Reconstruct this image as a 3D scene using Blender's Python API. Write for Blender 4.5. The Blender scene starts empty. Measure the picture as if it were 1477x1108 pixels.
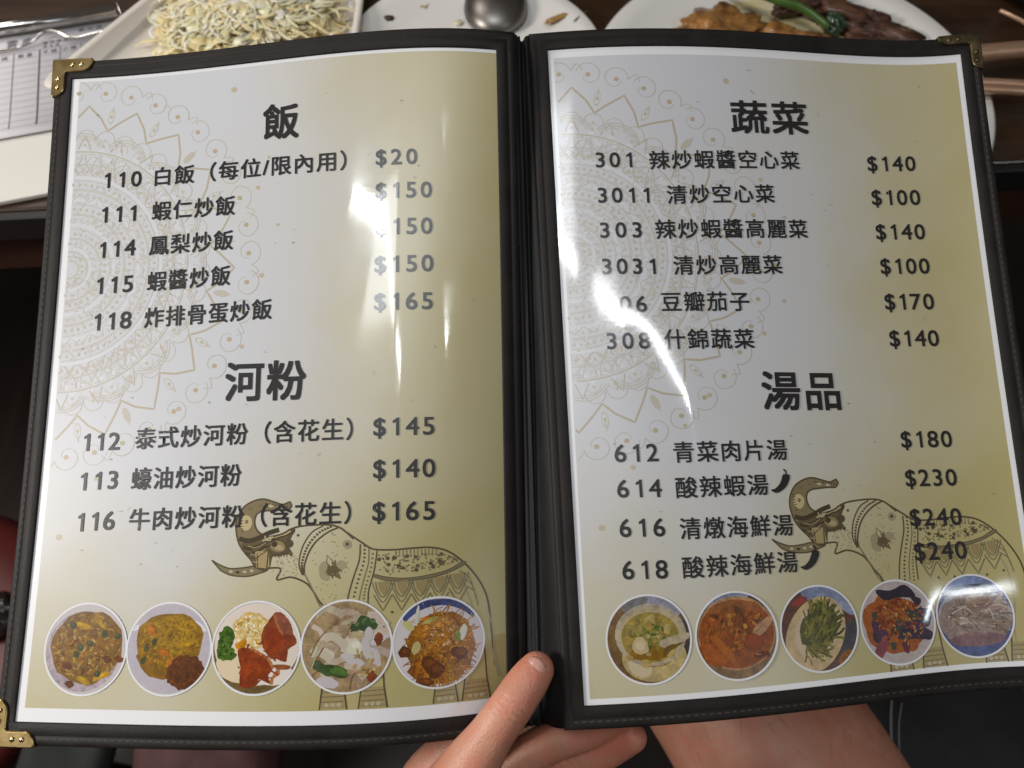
import bpy, bmesh, math, random
import numpy as np
from mathutils import Vector, Matrix
from mathutils.geometry import tessellate_polygon
R_ = math.radians
SC = bpy.context.scene
COL = SC.collection

# ---------------------------------------------------------------- camera, world, lamps, exposure
CAM_H = 0.38                       # camera above the table top (table top is z = 0)
cam = bpy.data.cameras.new('camera'); cam_o = bpy.data.objects.new('camera', cam); COL.objects.link(cam_o)
cam_o.location = (0, 0, CAM_H); cam_o.rotation_euler = (R_(28), 0, 0)
cam.sensor_width = 36; cam.lens = 1080 / 1477 * 36
cam.clip_start = 0.01; cam.clip_end = 50
cam.dof.use_dof = True; cam.dof.focus_distance = 0.33; cam.dof.aperture_fstop = 9.5
SC.camera = cam_o
world = bpy.data.worlds.new('World'); SC.world = world; world.use_nodes = True
bg = world.node_tree.nodes['Background']
bg.inputs[0].default_value = (1.0, 0.86, 0.74, 1); bg.inputs[1].default_value = 0.075
SC.view_settings.view_transform = 'Standard'; SC.view_settings.look = 'None'
SC.view_settings.exposure = 0; SC.view_settings.gamma = 1; SC.view_settings.use_curve_mapping = False
SC.cycles.max_bounces = 6

def area(name, a, b, width, power, color=(1, 1, 1), aim=None):
    """long lamp from a to b (a fluorescent tube), or a square panel when aim is given"""
    l = bpy.data.lights.new(name, 'AREA'); o = bpy.data.objects.new(name, l); COL.objects.link(o)
    l.shape = 'RECTANGLE'; l.energy = power; l.color = color
    a = Vector(a); b = Vector(b); o.location = (a + b) / 2
    l.size = (b - a).length; l.size_y = width
    zx = (b - a).normalized()
    down = (Vector(aim) - o.location).normalized() if aim else Vector((0, 0, -1))
    zz = -(down - zx * down.dot(zx)).normalized(); yy = zz.cross(zx)
    o.rotation_euler = Matrix((zx, yy, zz)).transposed().to_euler()
    return o
# two ceiling tubes in line, end to end, over the table edge
area('ceiling_tube', (-0.61, 0.17, 1.6), (0.05, -0.12, 1.6), 0.035, 3.4, (0.93, 0.97, 1.0))
area('ceiling_tube', (0.17, -0.16, 1.6), (0.35, -0.215, 1.6), 0.035, 1.0, (0.93, 0.97, 1.0))
area('ceiling_tube', (1.10, -1.06, 1.6), (2.15, -1.20, 1.6), 0.045, 6.0, (0.85, 0.92, 1.0))
# warm unseen key lights added at the left to brighten the pages
area('key_light', (-0.92, 0.88, 1.05), (-0.62, 1.06, 1.05), 0.32, 3.6, (1.0, 0.93, 0.86), aim=(-0.05, 0.25, 0.1))
area('key_light', (-1.03, -0.14, 0.60), (-0.98, 0.13, 0.60), 0.24, 10.0, (1.0, 0.955, 0.91), aim=(-0.05, 0.12, 0.06))
# unseen overhead panel, added so its reflection hazes the inner page areas
area('veil_light', (-0.50, -0.03, 1.9), (0.06, -0.03, 1.9), 0.30, 4.6, (0.92, 0.96, 1.0))

# ---------------------------------------------------------------- small helpers
ORG = {}
def thing(name, label, cat, loc, group=None, kind=None):
    o = bpy.data.objects.new(name, None); COL.objects.link(o)
    o.empty_display_size = 0.02; o.location = loc
    o['label'] = label; o['category'] = cat
    if group: o['group'] = group
    if kind: o['kind'] = kind
    ORG[o.name] = Vector(loc)
    return o
def root_of(o):
    while o.parent: o = o.parent
    return o
def finish(name, me, mat, parent, smooth=True, label=None):
    o = bpy.data.objects.new(name, me); COL.objects.link(o)
    if mat and not me.materials: me.materials.append(mat)
    if parent:
        off = ORG.get(root_of(parent).name, Vector((0, 0, 0)))
        me.transform(Matrix.Translation(-off)); o.parent = parent
    if label: o['label'] = label
    return o
def from_data(name, V, F, mat, parent=None, smooth=True, label=None, bevel=None, sub=0, solid=None):
    me = bpy.data.meshes.new(name)
    me.from_pydata([tuple(v) for v in V], [], [tuple(f) for f in F])
    me.polygons.foreach_set('use_smooth', [smooth] * len(me.polygons))
    me.update()
    o = finish(name, me, mat, parent, smooth, label)
    if solid:
        m = o.modifiers.new('solid', 'SOLIDIFY'); m.thickness = solid; m.offset = -1
    if bevel:
        m = o.modifiers.new('bevel', 'BEVEL'); m.width = bevel; m.segments = 3; m.limit_method = 'ANGLE'; m.angle_limit = R_(35)
        m.harden_normals = False
    if sub:
        m = o.modifiers.new('sub', 'SUBSURF'); m.levels = sub; m.render_levels = sub
    return o
def from_bm(name, bm, mat, parent=None, smooth=True, label=None, bevel=None):
    bmesh.ops.recalc_face_normals(bm, faces=bm.faces)
    me = bpy.data.meshes.new(name); bm.to_mesh(me); bm.free()
    me.polygons.foreach_set('use_smooth', [smooth] * len(me.polygons)); me.update()
    o = finish(name, me, mat, parent, smooth, label)
    if bevel:
        m = o.modifiers.new('bevel', 'BEVEL'); m.width = bevel; m.segments = 3; m.limit_method = 'ANGLE'; m.angle_limit = R_(35)
    return o
def tag(o, label, cat, group=None, kind=None):
    o['label'] = label; o['category'] = cat
    if group: o['group'] = group
    if kind: o['kind'] = kind
    return o
def tube(bm, pts, rad, n=12, caps=True):
    """swept round tube through pts; rad a number or a list"""
    pts = [Vector(p) for p in pts]
    rr = rad if isinstance(rad, (list, tuple)) else [rad] * len(pts)
    rings = []; up = None
    for i, p in enumerate(pts):
        t = (pts[min(i + 1, len(pts) - 1)] - pts[max(i - 1, 0)]).normalized()
        if up is None: up = t.orthogonal().normalized()
        up = (up - t * up.dot(t)).normalized(); s = t.cross(up)
        rings.append([bm.verts.new(p + (up * math.cos(a) + s * math.sin(a)) * rr[i]) for a in [2 * math.pi * k / n for k in range(n)]])
    for A, B in zip(rings, rings[1:]):
        for k in range(n): bm.faces.new((A[k], A[(k + 1) % n], B[(k + 1) % n], B[k]))
    if caps: bm.faces.new(rings[0][::-1]); bm.faces.new(rings[-1])
def smooth_path(pts, n=8):
    """Catmull-Rom through pts (any dimension)"""
    P = [np.array(p, float) for p in pts]; P = [2 * P[0] - P[1]] + P + [2 * P[-1] - P[-2]]
    out = []
    for i in range(1, len(P) - 2):
        a, b, c, d = P[i - 1:i + 3]
        for k in range(n):
            t = k / n
            out.append(.5 * (2 * b + (c - a) * t + (2 * a - 5 * b + 4 * c - d) * t * t + (3 * b - a - 3 * c + d) * t ** 3))
    out.append(P[-2]); return out
def box(bm, x0, x1, y0, y1, z0, z1, M=None):
    vs = [bm.verts.new((x, y, z)) for x in (x0, x1) for y in (y0, y1) for z in (z0, z1)]
    if M:
        for v in vs: v.co = M @ v.co
    for f in ((0, 1, 3, 2), (4, 6, 7, 5), (0, 4, 5, 1), (2, 3, 7, 6), (0, 2, 6, 4), (1, 5, 7, 3)): bm.faces.new([vs[i] for i in f])
def prism(bm, outline, z0, z1, M=None):
    """extruded polygon"""
    lo = [bm.verts.new((x, y, z0)) for x, y in outline]; hi = [bm.verts.new((x, y, z1)) for x, y in outline]
    if M:
        for v in lo + hi: v.co = M @ v.co
    n = len(outline)
    bm.faces.new(lo[::-1]); bm.faces.new(hi)
    for k in range(n): bm.faces.new((lo[k], lo[(k + 1) % n], hi[(k + 1) % n], hi[k]))

# ---------------------------------------------------------------- materials
def mat(name, color, rough=0.5, metal=0.0, coat=0.0, coat_rough=0.1, spec=0.5):
    m = bpy.data.materials.new(name); m.use_nodes = True
    p = m.node_tree.nodes['Principled BSDF']
    p.inputs['Base Color'].default_value = (*color, 1); p.inputs['Roughness'].default_value = rough
    p.inputs['Metallic'].default_value = metal; p.inputs['Coat Weight'].default_value = coat
    p.inputs['Coat Roughness'].default_value = coat_rough; p.inputs['Specular IOR Level'].default_value = spec
    return m
def N(m, typ, **kw):
    n = m.node_tree.nodes.new(typ)
    for k, v in kw.items():
        if hasattr(n, k): setattr(n, k, v)
        else: n.inputs[k].default_value = v
    return n
def L(m, a, b): m.node_tree.links.new(a, b)
def P(m): return m.node_tree.nodes['Principled BSDF']
def mottle(m, c1, c2, scale, detail=4, rough=0.6, stretch=None, bump=0.0, bump_scale=None, rvar=None):
    """noise-mixed colour, bump and gloss variation in object space"""
    tc = N(m, 'ShaderNodeTexCoord'); src = tc.outputs['Object']
    if stretch:
        mp = N(m, 'ShaderNodeMapping'); mp.inputs['Scale'].default_value = stretch; L(m, src, mp.inputs[0]); src = mp.outputs[0]
    nz = N(m, 'ShaderNodeTexNoise'); nz.inputs['Scale'].default_value = scale; nz.inputs['Detail'].default_value = detail
    nz.inputs['Roughness'].default_value = rough; L(m, src, nz.inputs['Vector'])
    rp = N(m, 'ShaderNodeValToRGB'); rp.color_ramp.elements[0].position = .32; rp.color_ramp.elements[1].position = .68
    rp.color_ramp.elements[0].color = (*c1, 1); rp.color_ramp.elements[1].color = (*c2, 1)
    L(m, nz.outputs['Fac'], rp.inputs[0]); L(m, rp.outputs[0], P(m).inputs['Base Color'])
    if rvar:
        mr = N(m, 'ShaderNodeMapRange'); mr.inputs['To Min'].default_value = rvar[0]; mr.inputs['To Max'].default_value = rvar[1]
        L(m, nz.outputs['Fac'], mr.inputs[0]); L(m, mr.outputs[0], P(m).inputs['Roughness'])
    if bump:
        n2 = N(m, 'ShaderNodeTexNoise'); n2.inputs['Scale'].default_value = bump_scale or scale * 6; n2.inputs['Detail'].default_value = 6
        L(m, src, n2.inputs['Vector'])
        b = N(m, 'ShaderNodeBump'); b.inputs['Strength'].default_value = bump; b.inputs['Distance'].default_value = .001
        L(m, n2.outputs['Fac'], b.inputs['Height']); L(m, b.outputs[0], P(m).inputs['Normal'])
    return m
def film(m, side=None):
    """clear plastic sleeve over everything printed: a glossy coat with faint wrinkles and scratches"""
    p = P(m); p.inputs['Coat Weight'].default_value = 1.0; p.inputs['Coat IOR'].default_value = 1.5
    p.inputs['Roughness'].default_value = 0.30; p.inputs['Specular IOR Level'].default_value = 0.5
    uv = N(m, 'ShaderNodeUVMap', uv_map='page')
    n1 = N(m, 'ShaderNodeTexNoise'); n1.inputs['Scale'].default_value = 2.6; n1.inputs['Detail'].default_value = 1.0
    n2 = N(m, 'ShaderNodeTexNoise'); n2.inputs['Scale'].default_value = 60; n2.inputs['Detail'].default_value = 3
    mp = N(m, 'ShaderNodeMapping'); mp.inputs['Scale'].default_value = (.22, 1, 1); mp.inputs['Rotation'].default_value = (0, 0, R_(6))
    L(m, uv.outputs[0], n1.inputs['Vector']); L(m, uv.outputs[0], mp.inputs[0]); L(m, mp.outputs[0], n2.inputs['Vector'])
    b1 = N(m, 'ShaderNodeBump'); b1.inputs['Strength'].default_value = 0.5; b1.inputs['Distance'].default_value = 0.0005
    b2 = N(m, 'ShaderNodeBump'); b2.inputs['Strength'].default_value = 0.045; b2.inputs['Distance'].default_value = 0.0001
    L(m, n1.outputs['Fac'], b1.inputs['Height']); L(m, b1.outputs[0], b2.inputs['Normal']); L(m, n2.outputs['Fac'], b2.inputs['Height'])
    L(m, b2.outputs[0], p.inputs['Coat Normal'])
    # the right sleeve lifts along its inner edge: a shallow curved height field (m)
    sp = N(m, 'ShaderNodeSeparateXYZ'); L(m, uv.outputs[0], sp.inputs[0])
    fx = N(m, 'ShaderNodeMapRange'); fx.interpolation_type = 'SMOOTHSTEP'
    for i, v in zip(('From Min', 'From Max', 'To Min', 'To Max'), (.26, .62, 1 if side == 'R' else 0, 0)): fx.inputs[i].default_value = v
    L(m, sp.outputs[0], fx.inputs[0])
    t1 = N(m, 'ShaderNodeMath', operation='SUBTRACT'); L(m, sp.outputs[1], t1.inputs[0]); t1.inputs[1].default_value = 1.10
    t2 = N(m, 'ShaderNodeMath', operation='MULTIPLY_ADD'); L(m, t1.outputs[0], t2.inputs[0]); t2.inputs[1].default_value = .0006; t2.inputs[2].default_value = -.0074
    yy = N(m, 'ShaderNodeMath', operation='MULTIPLY'); L(m, t1.outputs[0], yy.inputs[0]); L(m, t2.outputs[0], yy.inputs[1])
    hh = N(m, 'ShaderNodeMath', operation='MULTIPLY'); L(m, yy.outputs[0], hh.inputs[0]); L(m, fx.outputs[0], hh.inputs[1])
    b0 = N(m, 'ShaderNodeBump'); b0.inputs['Strength'].default_value = 1; b0.inputs['Distance'].default_value = 1.0
    gx = N(m, 'ShaderNodeMapRange'); gx.interpolation_type = 'SMOOTHSTEP'
    for i, v in zip(('From Min', 'From Max', 'To Min', 'To Max'), (1.36, 1.62, 0, 1) if side == 'R' else (1.55, 1.8, 0, 1)): gx.inputs[i].default_value = v
    gy = N(m, 'ShaderNodeMapRange'); gy.interpolation_type = 'SMOOTHSTEP'   # second shallow slope, added at the lower right corner to steer tube glare
    for i, v in zip(('From Min', 'From Max', 'To Min', 'To Max'), (2.35, 3.06, .0033, -.0033)): gy.inputs[i].default_value = v if side == 'R' or i[0] == 'F' else -v
    L(m, sp.outputs[0], gx.inputs[0]); L(m, sp.outputs[1], gy.inputs[0])
    h2 = N(m, 'ShaderNodeMath', operation='MULTIPLY_ADD'); L(m, gx.outputs[0], h2.inputs[0]); L(m, gy.outputs[0], h2.inputs[1]); L(m, hh.outputs[0], h2.inputs[2])
    L(m, h2.outputs[0], b0.inputs['Height']); L(m, b0.outputs[0], b1.inputs['Normal'])
    mr = N(m, 'ShaderNodeMapRange'); mr.inputs['From Min'].default_value = .35; mr.inputs['From Max'].default_value = .7
    mr.inputs['To Min'].default_value = .05; mr.inputs['To Max'].default_value = .12
    n3 = N(m, 'ShaderNodeTexNoise'); n3.inputs['Scale'].default_value = 5; n3.inputs['Detail'].default_value = 5
    L(m, uv.outputs[0], n3.inputs['Vector']); L(m, n3.outputs['Fac'], mr.inputs[0]); L(m, mr.outputs[0], p.inputs['Coat Roughness'])
    return m
M_paper = {s: film(mat('white_paper', (0.80, 0.80, 0.82)), s) for s in 'LR'}
M_ink = {s: film(mat('black_ink', (0.018, 0.017, 0.018)), s) for s in 'LR'}
M_print = {s: film(mat('colour_print', (0.5, 0.5, 0.5)), s) for s in 'LR'}
for m_ in M_print.values():
    at = N(m_, 'ShaderNodeAttribute', attribute_name='Col'); L(m_, at.outputs['Color'], P(m_).inputs['Base Color'])
M_photo = {}
for s_ in 'LR':
    m_ = film(mat('photo_print', (0.5, 0.5, 0.5)), s_); M_photo[s_] = m_
    at = N(m_, 'ShaderNodeAttribute', attribute_name='Col'); uv = N(m_, 'ShaderNodeUVMap', uv_map='page'); out = at.outputs['Color']
    for sc, de, lo, hi in ((30, 3, .72, 1.3), (100, 2, .84, 1.17), (9, 2, .82, 1.18)):          # grain of the food in the printed picture
        nz = N(m_, 'ShaderNodeTexNoise'); nz.inputs['Scale'].default_value = sc; nz.inputs['Detail'].default_value = de; nz.inputs['Distortion'].default_value = .6; L(m_, uv.outputs[0], nz.inputs['Vector'])
        mr = N(m_, 'ShaderNodeMapRange'); L(m_, nz.outputs['Fac'], mr.inputs[0])
        for i, v in zip(('From Min', 'From Max', 'To Min', 'To Max'), (.3, .7, lo, hi)): mr.inputs[i].default_value = v
        vm = N(m_, 'ShaderNodeVectorMath', operation='SCALE'); L(m_, out, vm.inputs[0]); L(m_, mr.outputs[0], vm.inputs['Scale']); out = vm.outputs[0]
    # plain china and the white ring stay smooth: texture fades out where the print is pale
    sx = N(m_, 'ShaderNodeSeparateColor'); L(m_, at.outputs['Color'], sx.inputs[0])
    fd = N(m_, 'ShaderNodeMapRange'); L(m_, sx.outputs[1], fd.inputs[0])
    for i, v in zip(('From Min', 'From Max', 'To Min', 'To Max'), (.35, .43, 0, .94)): fd.inputs[i].default_value = v
    mx = N(m_, 'ShaderNodeMix', data_type='RGBA'); L(m_, fd.outputs[0], mx.inputs['Factor']); hs = N(m_, 'ShaderNodeHueSaturation'); hs.inputs['Saturation'].default_value = 1.2; hs.inputs['Value'].default_value = .88; L(m_, out, hs.inputs['Color']); L(m_, hs.outputs[0], mx.inputs['A']); L(m_, at.outputs['Color'], mx.inputs['B'])
    L(m_, mx.outputs['Result'], P(m_).inputs['Base Color'])
def background_print(name, side):
    """printed ground: pale grey white running into gold towards the right edge and the foot (part of the artwork)"""
    m = film(mat(name, (.6, .6, .6)), side)
    uv = N(m, 'ShaderNodeUVMap', uv_map='page'); sp = N(m, 'ShaderNodeSeparateXYZ'); L(m, uv.outputs[0], sp.inputs[0])
    def mr(sock, a, b, c, d, smooth=True):
        n = N(m, 'ShaderNodeMapRange'); n.interpolation_type = 'SMOOTHSTEP' if smooth else 'LINEAR'
        for i, v in zip(('From Min', 'From Max', 'To Min', 'To Max'), (a, b, c, d)): n.inputs[i].default_value = v
        L(m, sock, n.inputs[0]); return n.outputs[0]
    gx = mr(sp.outputs[0], .55, 2.3, 0, .95); gy = mr(sp.outputs[1], 1.55, 3.0, 0, .64)
    ad = N(m, 'ShaderNodeMath', operation='ADD'); L(m, gx, ad.inputs[0]); L(m, gy, ad.inputs[1])
    nz = N(m, 'ShaderNodeTexNoise'); nz.inputs['Scale'].default_value = 1.3; nz.inputs['Detail'].default_value = 4; L(m, uv.outputs[0], nz.inputs['Vector'])
    nn = mr(nz.outputs['Fac'], .3, .7, -.10, .10); a2 = N(m, 'ShaderNodeMath', operation='ADD'); L(m, ad.outputs[0], a2.inputs[0]); L(m, nn, a2.inputs[1])
    rp = N(m, 'ShaderNodeValToRGB'); e = rp.color_ramp.elements
    e[0].position = 0; e[0].color = (.585, .595, .625, 1); e[1].position = 1; e[1].color = (.43, .375, .165, 1)
    k = e.new(.25); k.color = (.585, .578, .555, 1); k = e.new(.6); k.color = (.525, .482, .325, 1)
    L(m, a2.outputs[0], rp.inputs[0]); L(m, rp.outputs[0], P(m).inputs['Base Color'])
    return m
M_back = {s: background_print('gold_ground_print', s) for s in 'LR'}
M_leather = mottle(mat('dark_leather', (.03, .027, .025), .56, spec=.2), (.013, .011, .010), (.021, .0175, .016), 60, bump=.16, bump_scale=900, rvar=(.48, .64))
M_spine = mottle(mat('black_leatherette', (.02, .02, .02), .6, spec=.22), (.009, .009, .0095), (.015, .015, .015), 40, bump=.18, bump_scale=700, rvar=(.52, .68))
M_thread = mat('grey_thread', (.055, .047, .043), .8)
M_dthread = mat('black_thread', (.006, .006, .006), .8)
M_brass = mottle(mat('worn_brass', (.5, .37, .16), .28, 1.0), (.36, .25, .10), (.55, .42, .20), 90, rvar=(.2, .42))
M_dark_brass = mottle(mat('dark_brass', (.12, .09, .045), .38, 1.0), (.05, .038, .02), (.17, .13, .065), 140, rvar=(.3, .5))  # darker brass, used on the upper right corner
M_brass_hi = mat('polished_brass', (.75, .58, .3), .16, 1.0)

# ---------------------------------------------------------------- leaf surfaces of the menu (page millimetres -> world)
FIT = {'L': [-0.12039, 0.06176, -0.01734, -106.54654, -4.02653, 334.77169, -41.91317, 13.02462, 9.19531, -11.3968, -3.29623, 38.94765, -7.84237, 12.13149],
       'R': [-0.09472, 0.06016, -0.05062, 125.26007, -16.82535, 329.5663, 56.75841, 9.72221, -8.21517, -15.85528, 2.09633, -6.94188, 6.15091, -24.73239]}
PW, PH = 204., 290.                # paper size in mm
_a = R_(62)
CAM2W = np.stack([np.array([1, 0, 0]), np.array([0, -math.sin(_a), -math.cos(_a)]), np.array([0, math.cos(_a), -math.sin(_a)])], 1)
def _rot(w):
    w = np.array(w); t = np.linalg.norm(w); k = w / t
    K = np.array([[0, -k[2], k[1]], [k[2], 0, -k[0]], [-k[1], k[0], 0]])
    return np.eye(3) + math.sin(t) * K + (1 - math.cos(t)) * K @ K
ROT = {s: _rot(FIT[s][:3]) for s in FIT}
def wrinkle(s, x, y):
    """mm; shallow waves of the sheet in its sleeve"""
    return 0 * x
def S0(s, x, y):
    p = FIT[s]; c = p[6:]; u = x / PW; v = y / PH
    z = c[0]*u**2 + c[1]*u**3 + c[2]*u**4 + c[3]*v**2 + c[4]*u*v + c[5]*u**2*v + c[6]*u*v**2 + c[7]*u**5 + wrinkle(s, x, y)
    Q = np.stack([x - PW / 2, y - PH / 2, z], -1) @ ROT[s].T + np.array(p[3:6])
    return Q @ CAM2W.T / 1000 + np.array([0, 0, CAM_H])
def SN(s, x, y):
    e = .4
    n = np.cross(S0(s, x, y + e) - S0(s, x, y - e), S0(s, x + e, y) - S0(s, x - e, y))
    return n / np.linalg.norm(n, axis=-1, keepdims=True)
def S(s, x, y, h=0.):
    x = np.asarray(x, float); y = np.asarray(y, float)
    return S0(s, x, y) + SN(s, x, y) * (np.asarray(h, float)[..., None] / 1000)

class PB:
    """flat printed shapes gathered in page millimetres, built as one mesh lying on the curved page"""
    def __init__(self, side, h=0.1, step=.004, loops=12): self.s = side; self.V = []; self.F = []; self.C = []; self.h = h; self.k = 0; self.step = step; self.loops = loops; self.j = 0; self.flat = False
    def lift(self, small=False):
        # big shapes stack one above the other; small ones share a dozen thin layers on top of them
        if small or self.flat: self.j += 1; return self.h + (self.k + 1 + self.j % self.loops) * self.step
        if self.j: self.k += min(self.loops, self.j) + 1; self.j = 0
        self.k += 1; return self.h + self.k * self.step
    def poly(self, pts, col=(0, 0, 0), h=None, small=False):
        h = self.lift(small) if h is None else h
        ext = max(max(p[0] for p in pts) - min(p[0] for p in pts), max(p[1] for p in pts) - min(p[1] for p in pts))
        b = len(self.V)
        if ext < 3: self.V += [(p[0], p[1], h) for p in pts]; self.F.append(tuple(range(b, b + len(pts)))); self.C.append(col); return
        # follow the bend of the page: cut into small triangles
        P2 = [(float(p[0]), float(p[1])) for p in pts]
        tri = tessellate_polygon([[Vector((x, y, 0)) for x, y in P2]])
        V = list(P2); mid = {}; todo = [tuple(t) for t in tri]; lim = 2.2
        while todo:
            t = todo.pop(); e = [(math.dist(V[t[i]], V[t[(i + 1) % 3]]), i) for i in range(3)]; d, i = max(e)
            if d <= lim: self.F.append(tuple(b + q for q in t)); self.C.append(col); continue
            a, c, o = t[i], t[(i + 1) % 3], t[(i + 2) % 3]; key = (min(a, c), max(a, c))
            if key not in mid: mid[key] = len(V); V.append(((V[a][0] + V[c][0]) / 2, (V[a][1] + V[c][1]) / 2))
            todo += [(a, mid[key], o), (mid[key], c, o)]
        self.V += [(x, y, h) for x, y in V]
    def ell(self, cx, cy, rx, ry=None, rot=0, col=(0, 0, 0), n=14, jag=0, rng=None, small=None):
        ry = rx if ry is None else ry; c, s = math.cos(rot), math.sin(rot); pts = []
        for k in range(n):
            a = 2 * math.pi * k / n; q = 1 + (rng.uniform(-jag, jag) if jag else 0)
            x, y = rx * q * math.cos(a), ry * q * math.sin(a); pts.append((cx + c * x - s * y, cy + s * x + c * y))
        self.poly(pts, col, None, max(rx, ry) < 2.0 if small is None else small)
    def rib(self, pts, w, col=(0, 0, 0), closed=False, keep=None, small=True):
        """stroke of width w (number or list)"""
        pts = [np.array(p[:2], float) for p in pts]; n = len(pts)
        if n < 2: return
        ws = list(w) if isinstance(w, (list, tuple)) else [w] * n
        q = []; qw = []
        for i in range(n if closed else n - 1):            # resample so that it hugs the page
            a, c = pts[i], pts[(i + 1) % n]; m = max(1, int(np.linalg.norm(c - a) / 1.8))
            for k in range(m): q.append(a + (c - a) * k / m); qw.append(ws[i] + (ws[(i + 1) % n] - ws[i]) * k / m)
        if not closed: q.append(pts[-1]); qw.append(ws[-1])
        pts, ws = q, qw; n = len(pts)
        h = self.lift(small); b = len(self.V)
        for i, p in enumerate(pts):
            q0 = pts[i - 1] if (i or closed) else pts[0]; q1 = pts[(i + 1) % n] if (i < n - 1 or closed) else pts[-1]
            t = q1 - q0; t /= (np.linalg.norm(t) + 1e-9); nn = np.array([-t[1], t[0]]) * ws[i] / 2
            self.V += [(*(p + nn), h), (*(p - nn), h)]
        for i in range(n if closed else n - 1):
            j = (i + 1) % n
            if keep and not (keep(pts[i]) and keep(pts[j])): continue
            self.F.append((b + 2 * i, b + 2 * i + 1, b + 2 * j + 1, b + 2 * j)); self.C.append(col)
    def build(self, name, m, parent, label=None):
        A = np.array(self.V, float); Wd = S(self.s, A[:, 0], A[:, 1], A[:, 2]); Nn = SN(self.s, A[:, 0], A[:, 1])
        me = bpy.data.meshes.new(name)
        F = []
        for f in self.F:                       # face the viewer
            q = A[list(f), :2]; ar = np.sum(q[:, 0] * np.roll(q[:, 1], -1) - q[:, 1] * np.roll(q[:, 0], -1))
            F.append(f[::-1] if ar > 0 else f)
        me.from_pydata(Wd.tolist(), [], F)
        me.polygons.foreach_set('use_smooth', [True] * len(me.polygons))
        li = np.zeros(len(me.loops), int); me.loops.foreach_get('vertex_index', li)
        uv = me.uv_layers.new(name='page'); uv.data.foreach_set('uv', (A[li, :2] / 100).ravel())
        if any(c != (0, 0, 0) for c in self.C):
            ca = me.color_attributes.new('Col', 'FLOAT_COLOR', 'CORNER'); buf = np.ones((len(me.loops), 4))
            for p, c in zip(me.polygons, self.C): buf[p.loop_start:p.loop_start + p.loop_total, :3] = c
            ca.data.foreach_set('color', buf.ravel())
        me.update()
        me.normals_split_custom_set_from_vertices(Nn.tolist())
        return finish(name, me, m, parent, True, label)
def grid(side, x0, x1, y0, y1, h, nx, ny):
    b = PB(side, h)
    for j in range(ny + 1):
        for i in range(nx + 1): b.V.append((x0 + (x1 - x0) * i / nx, y0 + (y1 - y0) * j / ny, h))
    for j in range(ny):
        for i in range(nx):
            a = j * (nx + 1) + i; b.F.append((a, a + 1, a + nx + 2, a + nx + 1)); b.C.append((0, 0, 0))
    return b
def page_solid(name, side, V, F, m, parent, smooth=True, bevel=None, solid=None, label=None):
    A = np.array(V, float); Wd = S(side, A[:, 0], A[:, 1], A[:, 2])
    me = bpy.data.meshes.new(name); me.from_pydata(Wd.tolist(), [], F)
    bm = bmesh.new(); bm.from_mesh(me); bmesh.ops.recalc_face_normals(bm, faces=bm.faces); bm.to_mesh(me); bm.free()
    me.polygons.foreach_set('use_smooth', [smooth] * len(me.polygons)); me.update()
    o = finish(name, me, m, parent, smooth, label)
    if bevel:
        q = o.modifiers.new('bevel', 'BEVEL'); q.width = bevel; q.segments = 3; q.limit_method = 'ANGLE'; q.angle_limit = R_(40)
    if solid:
        q = o.modifiers.new('solid', 'SOLIDIFY'); q.thickness = solid
    return o

# ---------------------------------------------------------------- the setting: floor
M_floor = mottle(mat('dark_wood_floor', (.02, .012, .008), .5), (.012, .007, .005), (.03, .017, .011), 9, stretch=(6, .7, 1), bump=.2, rvar=(.4, .6))
bm = bmesh.new()
box(bm, -3, 3, -3, 3.5, -0.80, -0.75)
fl = from_bm('floor', bm, M_floor, None, False); fl['kind'] = 'structure'

# ---------------------------------------------------------------- dining table
M_table = mottle(mat('brown_lacquered_wood', (.06, .03, .015), .3, coat=.6, coat_rough=.18), (.026, .012, .006), (.058, .029, .013), 5, stretch=(1.2, 9, 1), bump=.05, rvar=(.28, .42))
M_trim = mat('black_edge_trim', (.012, .012, .012), .45)
M_apron = mottle(mat('reddish_wood', (.07, .03, .018), .5), (.05, .02, .012), (.09, .04, .025), 12, stretch=(1, 8, 1))
T = thing('dining_table', 'brown lacquered dining table with black edge trim under the dishes', 'table', (0, .8, -.75))
MT = Matrix.Translation((0, .352, 0)) @ Matrix.Rotation(R_(3.6), 4, 'Z')
bm = bmesh.new(); box(bm, -1.1, 1.1, 0, 1.0, -.018, 0, MT); from_bm('tabletop', bm, M_table, T, False, bevel=.002)
bm = bmesh.new(); box(bm, -1.1, 1.1, -.007, -.0005, -.022, -.001, MT); from_bm('edge_trim', bm, M_trim, T, False, bevel=.001)
bm = bmesh.new(); box(bm, -1.05, 1.05, .012, .032, -.075, -.0185, MT); from_bm('apron', bm, M_apron, T, False)
for sx in (-1, 1):
    for sy in (.05, .93):
        bm = bmesh.new(); box(bm, sx * 1.0 - .03, sx * 1.0 + .03, sy, sy + .06, -.75, -.0185, MT); from_bm('leg', bm, M_apron, T, False, bevel=.004)

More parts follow.
